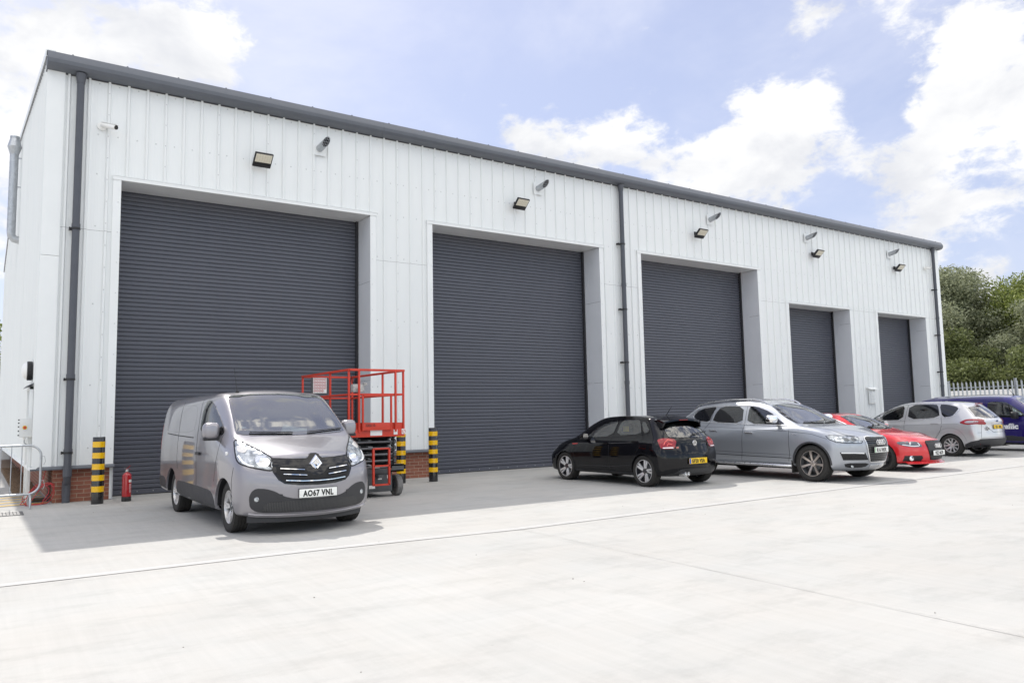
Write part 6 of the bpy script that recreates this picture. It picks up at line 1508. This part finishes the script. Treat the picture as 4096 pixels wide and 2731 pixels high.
# drain grating
t = thing('drain_grating', 'black cast iron drain grating set in the concrete near the barrier foot', 'drain', (-1.62, -1.42, 0))
b = MB(); b.box(-.36, .36, -.33, .33, -.01, .006); b.build('frame', mat('cast iron', (.10, .10, .10), .7, noise_amt=.4, nscale=30), t)
b = MB()
for i in range(13):
    for j in range(12):
        b.box(-.33+i*.05, -.295+i*.05, -.305+j*.05, -.27+j*.05, .004, .012)
b.build('grid', mat('worn grating', (.42, .41, .39), .7, noise_amt=.5, nscale=30), t)
for x, y, r in ((-.72, -.50, .13), (-.42, -1.02, .15)):
    t = MB(); t.lathe([(0, .004), (r-.012, .004), (r-.012, .006), (r, .006), (r, .003)], n=30)
    tag(t.build('access_cover', mat('cover', (.37, .365, .35), .8, noise_amt=.15, nscale=9)), 'small round cover set flush in the concrete %s' % ('below the left downpipe' if r == .13 else 'between the downpipe and first bollard'), 'cover')
# ================================================================ scissor lift
lx, ly = 4.275, -2.40
t = thing('scissor_lift', 'red and grey scissor lift with raised guard rails parked behind the silver van', 'scissor lift', (lx, ly, 0), pi/2+0.0)
# lift space: +x runs along its length (towards the building), y across; rotated so length lies along world y
LR = mat('lift red', (.56, .045, .022), .42, noise_amt=.10, nscale=9); LG = mat('lift grey', (.075, .078, .082), .45, noise_amt=.25, nscale=6); SGN = mat('sign white', (.78, .78, .76), .5)
HW_ = .57; x0, x1 = -1.20, 1.35
b = MB(); b.box(x0+.10, x1-.35, -.36, .36, .10, .48); b.box(x0+.06, x1-.30, -.30, .30, .44, .54); b.build('chassis', LG, t, bevel=.012)
b = MB(); b.box(x0-.02, x0+.14, -HW_+.02, -.30, .47, .50); b.box(x0-.02, x0+.14, -HW_+.02, -.30, .58, .61); b.box(x0-.02, x0+.0, -HW_+.02, -.30, .47, .61); b.build('step_bracket', LG, t)
for x in (x0+.24, x1-.55):
    for sg in (-1, 1):
        w = MB(); w.lathe([(0, -.055), (.14, -.055), (.19, -.058), (.20, -.045), (.20, .045), (.19, .058), (.14, .055), (.13, .03), (0, .03)], axis='y', n=32)
        o = w.build('wheel', mat('grey tyre', (.16, .155, .15), .75, noise_amt=.3, nscale=12), t, smooth=True, ang=30, loc=(x, sg*(HW_-.06), .20))
        w = MB(); w.lathe([(0, .06), (.05, .06), (.07, .04), (.07, -.04), (.05, -.06), (0, -.06)], axis='y', n=20); q = w.build('hub', LG, o, smooth=True, ang=30)
# scissor stack
Z0, Z1 = .56, 1.16; nl = 5; hz = (Z1-Z0)/nl
for sg in (-1, 1):
    for k in range(nl):
        za, zb_ = Z0+k*hz, Z0+(k+1)*hz
        for fl in (0, 1):
            b = MB(); a_ = (x0+.12, sg*(.30+.05*fl), za+.02 if fl == 0 else zb_-.02); c_ = (x1-.12, sg*(.30+.05*fl), zb_-.02 if fl == 0 else za+.02)
            b.bar(a_, c_, .045, .085); b.build('scissor_arm', LG, t, bevel=.004)
for k in range(nl+1):
    for x in (x0+.12, x1-.12, (x0+x1)/2):
        b = MB(); b.tube([(x, -.38, Z0+k*hz), (x, .38, Z0+k*hz)], .026 if x < x0+.2 or x > x1-.2 else .02, 12); b.build('cross_pin', mat('pin steel', (.16, .16, .165), .35, metal=.6), t, smooth=True)
# chevron links that show at the near end
for k in range(nl):
    for sg in (-1, 1):
        z = Z0+(k+.5)*hz; b = MB(); b.bar((x0+.06, sg*.40, z-hz*.5), (x0+.20, sg*.40, z), .05, .05); b.bar((x0+.20, sg*.40, z), (x0+.06, sg*.40, z+hz*.5), .05, .05); b.build('link', LG, t, bevel=.004)
# platform
ZP = 1.18
b = MB(); b.box(x0, x1, -.44, .62-.04, ZP-.02, ZP+.02); b.build('platform', LG, t)
b = MB(); b.box(x0-.01, x0+.02, -.57, .57, ZP-.04, ZP+.10); b.box(x1-.02, x1+.01, -.57, .57, ZP-.04, ZP+.10); b.box(x0, x1, -.575, -.545, ZP-.04, ZP+.10); b.box(x0, x1, .545, .575, ZP-.04, ZP+.10); b.build('platform_skirt', LR, t, bevel=.003)
b = MB(); b.box(x0+.02, x0+.035, -.57, .57, ZP+.10, ZP+.22); b.box(x0+.02, x1, -.56, -.55, ZP+.10, ZP+.22); b.box(x0+.02, x1, .55, .56, ZP+.10, ZP+.22); b.build('toe_board', LR, t)
zm, zh = 1.94, 2.30; ZT = 2.40
def rail(name, a, c_, w=.038): b = MB(); b.bar(a, c_, w, w); return b.build(name, LR, t, bevel=.004)
for sg in (-1, 1):
    rail('top_rail', (x0-.02, sg*.56, ZT), (x1+.02, sg*.56, ZT), .042); rail('mid_rail', (x0, sg*.55, zm), (x1, sg*.55, zm))
    for x in (x0+.01, x0+.95, x1-.02): rail('rail_post', (x, sg*.56, ZP+.05), (x, sg*.56, ZT), .036)
rail('top_rail', (x0-.02, -.56, ZT), (x0-.02, .56, ZT), .042); rail('top_rail', (x1+.02, -.56, ZT), (x1+.02, .56, ZT), .042); rail('mid_rail', (x1, -.55, zm), (x1, .55, zm))
rail('mid_rail', (x0, -.55, zm), (x0, .55, zm))
for y in (-.38, .37): rail('rail_post', (x0-.02, y, ZP+.05), (x0-.02, y, ZT), .036)
# entry gate at the near end
gt_ = MB(); gx_ = x0-.045
for a, c_ in (((gx_, -.275, zm-.02), (gx_, .305, zm-.02)), ((gx_, -.275, ZP+.08), (gx_, -.275, zm)), ((gx_, .305, ZP+.08), (gx_, .305, zm))): gt_.bar(a, c_, .034, .034)
gt_.box(gx_-.012, gx_+.012, -.275, .305, ZP+.085, ZP+.225); g_o = gt_.build('gate', LR, t, bevel=.003)
text_mesh('32ES110', .052, 'lettering', M['ink'], g_o, (gx_-.014, .26, ZP+.155), (pi/2, 0, -pi/2), depth=.001, align='LEFT', xs=.8, bold=.001)
b = MB(); b.box(x0-.016, x0-.012, -.10, .14, ZP-.015, ZP+.095); o = b.build('decal', SGN, t)
b = MB(); b.box(x0-.016, x0-.012, -.42, -.34, ZP-.005, ZP+.09); b.build('decal', SGN, t)
b = MB(); b.box(x0-.018, x0-.012, -.60, -.51, ZP+.0, ZP+.10); o = b.build('decal', SGN, t)
b = MB(); b.tube([(x0-.02, -.555+.034*cos(a), ZP+.05+.034*sin(a)) for a in [2*pi*i/20 for i in range(20)]], .004, 5, closed=True); b.bar((x0-.02, -.58, ZP+.075), (x0-.02, -.53, ZP+.025), .004, .006); b.build('decal_symbol', mat('decal red', (.5, .03, .03), .5), o)
# ladder
for y in (-.20, .12): b = MB(); b.bar((x0-.10, y, .24), (x0-.10, y, .93), .035, .05); b.build('ladder_rail', LR, t, bevel=.003)
for z in (.25, .60, .92): b = MB(); b.bar((x0-.10, -.20, z), (x0-.10, .12, z), .05, .03); b.build('ladder_rung', LR, t)
b = MB(); b.bar((x0-.09, -.04, .40), (x0+.12, -.04, .40), .1, .06); b.build('ladder_mount', LG, t)
b = MB(); b.box(x0-.02, x0+.06, -.05, .10, .55, .60); b.build('battery_plug', mat('plug grey', (.35, .35, .34), .5), t, bevel=.01)
for y, z, w in ((.06, .20, .12), (-.28, .38, .06), (.20, .38, .05), (-.10, .36, .08)): b = MB(); b.box(x0+.092, x0+.098, y-w/2, y+w/2, z-.03, z+.03); b.build('decal', SGN, t)
# prohibition sign board and controller
sb_ = MB(); sb_.box(x0+.0, x0+.012, .80, .80, 1, 1)
b = MB(); b.box(1.26, 1.28, .02, .40, 2.02, 2.385); bo = b.build('sign_board', LG, t)
b = MB(); b.box(1.250, 1.256, .06, .36, 2.05, 2.375); so3 = b.build('sign_sheet', SGN, bo)
DR = mat('decal red', (.5, .03, .03), .5)
for i in range(5):
    for j in range(5):
        if i == 4 and j == 4: continue
        cy, cz = .325-j*.057, 2.345-i*.062
        b = MB(); b.tube([(1.247, cy+.022*cos(a), cz+.022*sin(a)) for a in [2*pi*q/14 for q in range(14)]], .0032, 4, closed=True); b.bar((1.247, cy-.014, cz+.014), (1.247, cy+.014, cz-.014), .003, .004); b.build('prohibition_symbol', DR, so3)
b = MB(); b.box(-.85, -.72, .10, .33, 2.00, 2.15); b.box(-.88, -.80, .05, .12, 2.12, 2.18); b.build('controller', mat('worn grey box', (.45, .45, .43), .6, noise_amt=.5, nscale=14), t, bevel=.006)
b = MB(); b.tube([(-.80, .30, 2.12), (-.82, .36, 2.30), (-.80, .40, 2.1), (-.78, .42, 1.6), (-.78, .40, 1.3)], .011, 7); b.build('cable', M['black'], t, smooth=True)
t.rotation_euler = (0, 0, pi/2)
# ================================================================ palisade fence
def palisade():
    t = thing('palisade_fence', 'galvanised steel palisade fence with pointed pales beyond the parked vans', 'fence', (33.5, .2, 0), -pi/2)
    b = MB(); z = 2.28; b.box(0, 10.2, .05, .09, z, z+.05); b.build('rail', GV, t); b = MB(); b.box(0, 10.2, .05, .09, .30, .35); b.build('rail', GV, t)
    pm_ = None
    for i in range(56):
        x = .09+i*.181
        if pm_ is None:
            b = MB(); w = .036; prof = [(-w, .0), (-w*.45, -.012), (0, -.028), (w*.45, -.012), (w, .0)]
            b.sheet([(a, c_, .05) for a, c_ in prof], (0, 0, 2.36))
            top = [(a, c_, 2.41) for a, c_ in prof]; tips = [(-w*1.0, -.004, 2.52), (-w*.62, -.018, 2.50), (0, -.034, 2.585), (w*.62, -.018, 2.50), (w*1.0, -.004, 2.52)]
            b.add(top+tips, [(i_, i_+1, i_+6, i_+5) for i_ in range(4)]); pm_ = b.build('pale', GV, t)
            md = pm_.modifiers.new('thick', 'SOLIDIFY'); md.thickness = .003; pm_.location = (x, .045, 0)
        else:
            o = pm_.copy(); col.objects.link(o); o.parent = t; o.location = (x, .045, 0)
    for i in range(4):
        b = MB(); b.box(i*2.715-.04, i*2.715+.04, .09, .17, 0, 2.62); b.box(i*2.715-.05, i*2.715+.05, .075, .185, 2.60, 2.625); b.build('post', GV, t)
palisade()
tag(MB().extrude([(46, -40, 0), (46.3, -40, 0), (46.3, 22, 0), (46, 22, 0)], (0, 0, 2.42)).build('boundary_wall', mat('white render', (.82, .80, .77), .8, noise_amt=.05, nscale=1.)), 'long white boundary wall beyond the palisade fence under the trees', 'wall')
# ================================================================ trees
def leaf_mat(name, c1, c2):
    m, t, b = _new(name); L = t.links.new; nd = t.nodes.new
    gi = nd('ShaderNodeNewGeometry'); r = nd('ShaderNodeValToRGB'); L(gi.outputs['Random Per Island'], r.inputs[0])
    r.color_ramp.elements[0].color = (*c1, 1); r.color_ramp.elements[1].color = (*c2, 1)
    L(r.outputs[0], b.inputs['Base Color']); b.inputs['Roughness'].default_value = .55
    tr = nd('ShaderNodeBsdfTranslucent'); L(r.outputs[0], tr.inputs[0]); mx_ = nd('ShaderNodeMixShader'); mx_.inputs[0].default_value = .35
    o = t.nodes['Material Output']; L(b.outputs[0], mx_.inputs[1]); L(tr.outputs[0], mx_.inputs[2]); L(mx_.outputs[0], o.inputs[0])
    return m
LEAF = [leaf_mat('leaves olive', (.075, .095, .03), (.23, .26, .09)), leaf_mat('leaves green', (.085, .12, .025), (.32, .36, .09)), leaf_mat('leaves silver green', (.11, .13, .07), (.40, .42, .26))]
BARK = mat('bark', (.10, .08, .06), .9, noise_amt=.4, nscale=5, bump=.6, bscale=12)
def tree(x, y, H, R, lb, seed, m, nclump=60, nleaf=340, ls=.17, low=.12, group='trees beyond the fence'):
    rnd = random.Random(seed); npr = np.random.default_rng(seed)
    t = thing('tree', lb, 'tree', (x, y, 0), 0, group)
    tips = []; b = MB()
    b.tube([(0, 0, 0), (.1, .05, H*.2), (.0, .1, H*.45), (-.1, 0, H*.75)], [R*.075, R*.06, R*.04, R*.012], 9)
    for k in range(nclump):
        # clumps spread through the crown volume, thicker towards its skin
        while True:
            u = Vector((rnd.gauss(0, 1), rnd.gauss(0, 1), rnd.gauss(0, 1))).normalized(); q = rnd.random()**.38
            z = u.z*q
            p = Vector((u.x*q*R*(1-.25*max(0, z)), u.y*q*R*(1-.25*max(0, z)), H*(low+1)/2+z*H*(1-low)/2))
            p.x += R*.18*sin(p.z*1.1+seed)
            if p.z > .4: break
        s = R*(.16+.20*rnd.random()); tips.append((p, s))
        if k % 3 == 0:
            z0 = max(H*.10, p.z*.45); b.tube([(0, 0, z0), (p.x*.45, p.y*.45, z0+(p.z-z0)*.6), tuple(p)], [R*.028, R*.016, .015], 6)
    b.build('trunk', BARK, t, smooth=True, ang=60)
    V = []; 
    for p, s in tips:
        n = int(nleaf*(s/(R*.26))**2); c = npr.normal(size=(n, 3)); c /= np.linalg.norm(c, axis=1)[:, None]; c *= (npr.random(n)**.5)[:, None]
        c = c*np.array([s*1.25, s*1.25, s*.85])+np.array(p)
        V.append(c)
    c = np.concatenate(V); n = len(c)
    a = npr.normal(size=(n, 3)); a /= np.linalg.norm(a, axis=1)[:, None]; bb = np.cross(a, npr.normal(size=(n, 3))); bb /= np.linalg.norm(bb, axis=1)[:, None]
    sz = ls*(.6+.8*npr.random(n))[:, None]
    vs = np.stack([c-a*sz, c+bb*sz*.42, c+a*sz, c-bb*sz*.42], 1).reshape(-1, 3)
    me = bpy.data.meshes.new('crown'); me.vertices.add(4*n); me.vertices.foreach_set('co', vs.ravel()); me.loops.add(4*n); me.loops.foreach_set('vertex_index', np.arange(4*n)); me.polygons.add(n)
    me.polygons.foreach_set('loop_start', np.arange(n)*4); me.polygons.foreach_set('loop_total', np.full(n, 4)); me.update(); me.validate(); me.materials.append(m)
    o = bpy.data.objects.new('crown', me); col.objects.link(o); o.parent = t
tree(58.2, 13.4, 12.7, 5.9, 'tall full tree with olive leaves directly beside the right end of the unit', 3, LEAF[2], 170, 1150, .105, .05)
tree(61.5, 8.6, 10.6, 4.6, 'broad yellow green leafy tree close right of the tall olive tree', 8, LEAF[1], 110, 950, .11, .05)
tree(56.5, 4.8, 8.6, 3.7, 'lower silvery tree at the right edge of the view', 14, LEAF[2], 80, 850, .10, .05)
tree(52.0, 9.5, 6.5, 3.4, 'dark shrubby tree low behind the palisade fence', 21, LEAF[0], 70, 800, .10, .02)
tree(52.5, 3.0, 5.6, 3.0, 'small dark tree low behind the fence at the right edge', 25, LEAF[0], 60, 700, .10, .02)
tree(66.0, 20.0, 12.0, 5.0, 'green tree farther back, just showing past the roof end', 31, LEAF[1], 80, 460, .17, .05)
tree(-4.6, 62, 11.5, 4.2, 'green tree far behind at the left edge beside the gable', 41, LEAF[1], 60, 380, .18, .15, 'trees at the left edge')
# ================================================================ neighbouring unit and lamp at the far left
t = thing('neighbour_unit', 'distant white unit with dark shutter at the left edge of the view', 'building', (-12, 52, 0))
b = MB(); b.sheet([(a, -o_, 0) for a, o_ in rib_line(-14, 9.6)], (0, 0, 6.2)); b.add([(9.6, 0, 0), (9.6, 16, 0), (9.6, 16, 6.2), (9.6, 8, 7.4), (9.6, 0, 6.2)], [(0, 1, 2, 3, 4)]); b.build('wall', CLAD, t)
b = MB(); b.box(-14, 9.8, -.35, .1, 6.2, 6.5); b.build('gutter', ANTH, t)
b = MB(); b.add([(-14, -.2, 6.5), (9.8, -.2, 6.5), (9.8, 8, 7.6), (-14, 8, 7.6)], [(0, 1, 2, 3)]); b.build('roof', TRIM, t)
b = MB(); b.box(4.6, 9.0, -.06, .02, 0, 4.4); b.build('shutter', mat('far shutter', (.10, .06, .07), .5), t)
t = thing('street_lamp', 'grey street lamp head reaching in from the left edge far behind', 'street lamp', (-4.0, 40, 0))
b = MB(); b.tube([(0, 0, 0), (0, 0, 8.2)], [.09, .06], 12); b.build('pole', GV, t, smooth=True)
b = MB(); b.tube([(0, 0, 8.2), (.3, 0, 8.5), (1.1, 0, 8.6)], .035, 8); b.build('arm', GV, t, smooth=True)
b = MB(); b.box(.9, 1.6, -.12, .12, 8.55, 8.66); b.build('lamp_head', GV, t, bevel=.03)
# small litter on the yard
rb_ = random.Random(11); b = MB()
for i in range(60):
    x, y, r = rb_.uniform(-1, 16), rb_.uniform(-15, -2), rb_.uniform(.003, .009)
    b.add([(x+r*cos(a)*(1+.5*(k % 2)), y+r*sin(a), .001) for k, a in enumerate([0, 1.2, 2.6, 3.9, 5.1])]+[(x, y, r*.8)], [(0, 1, 5), (1, 2, 5), (2, 3, 5), (3, 4, 5), (4, 0, 5)])
tag(b.build('grit', mat('grit', (.10, .085, .07), .9)), 'scattered dark grit and small stones lying on the pale concrete', 'grit', kind='stuff')
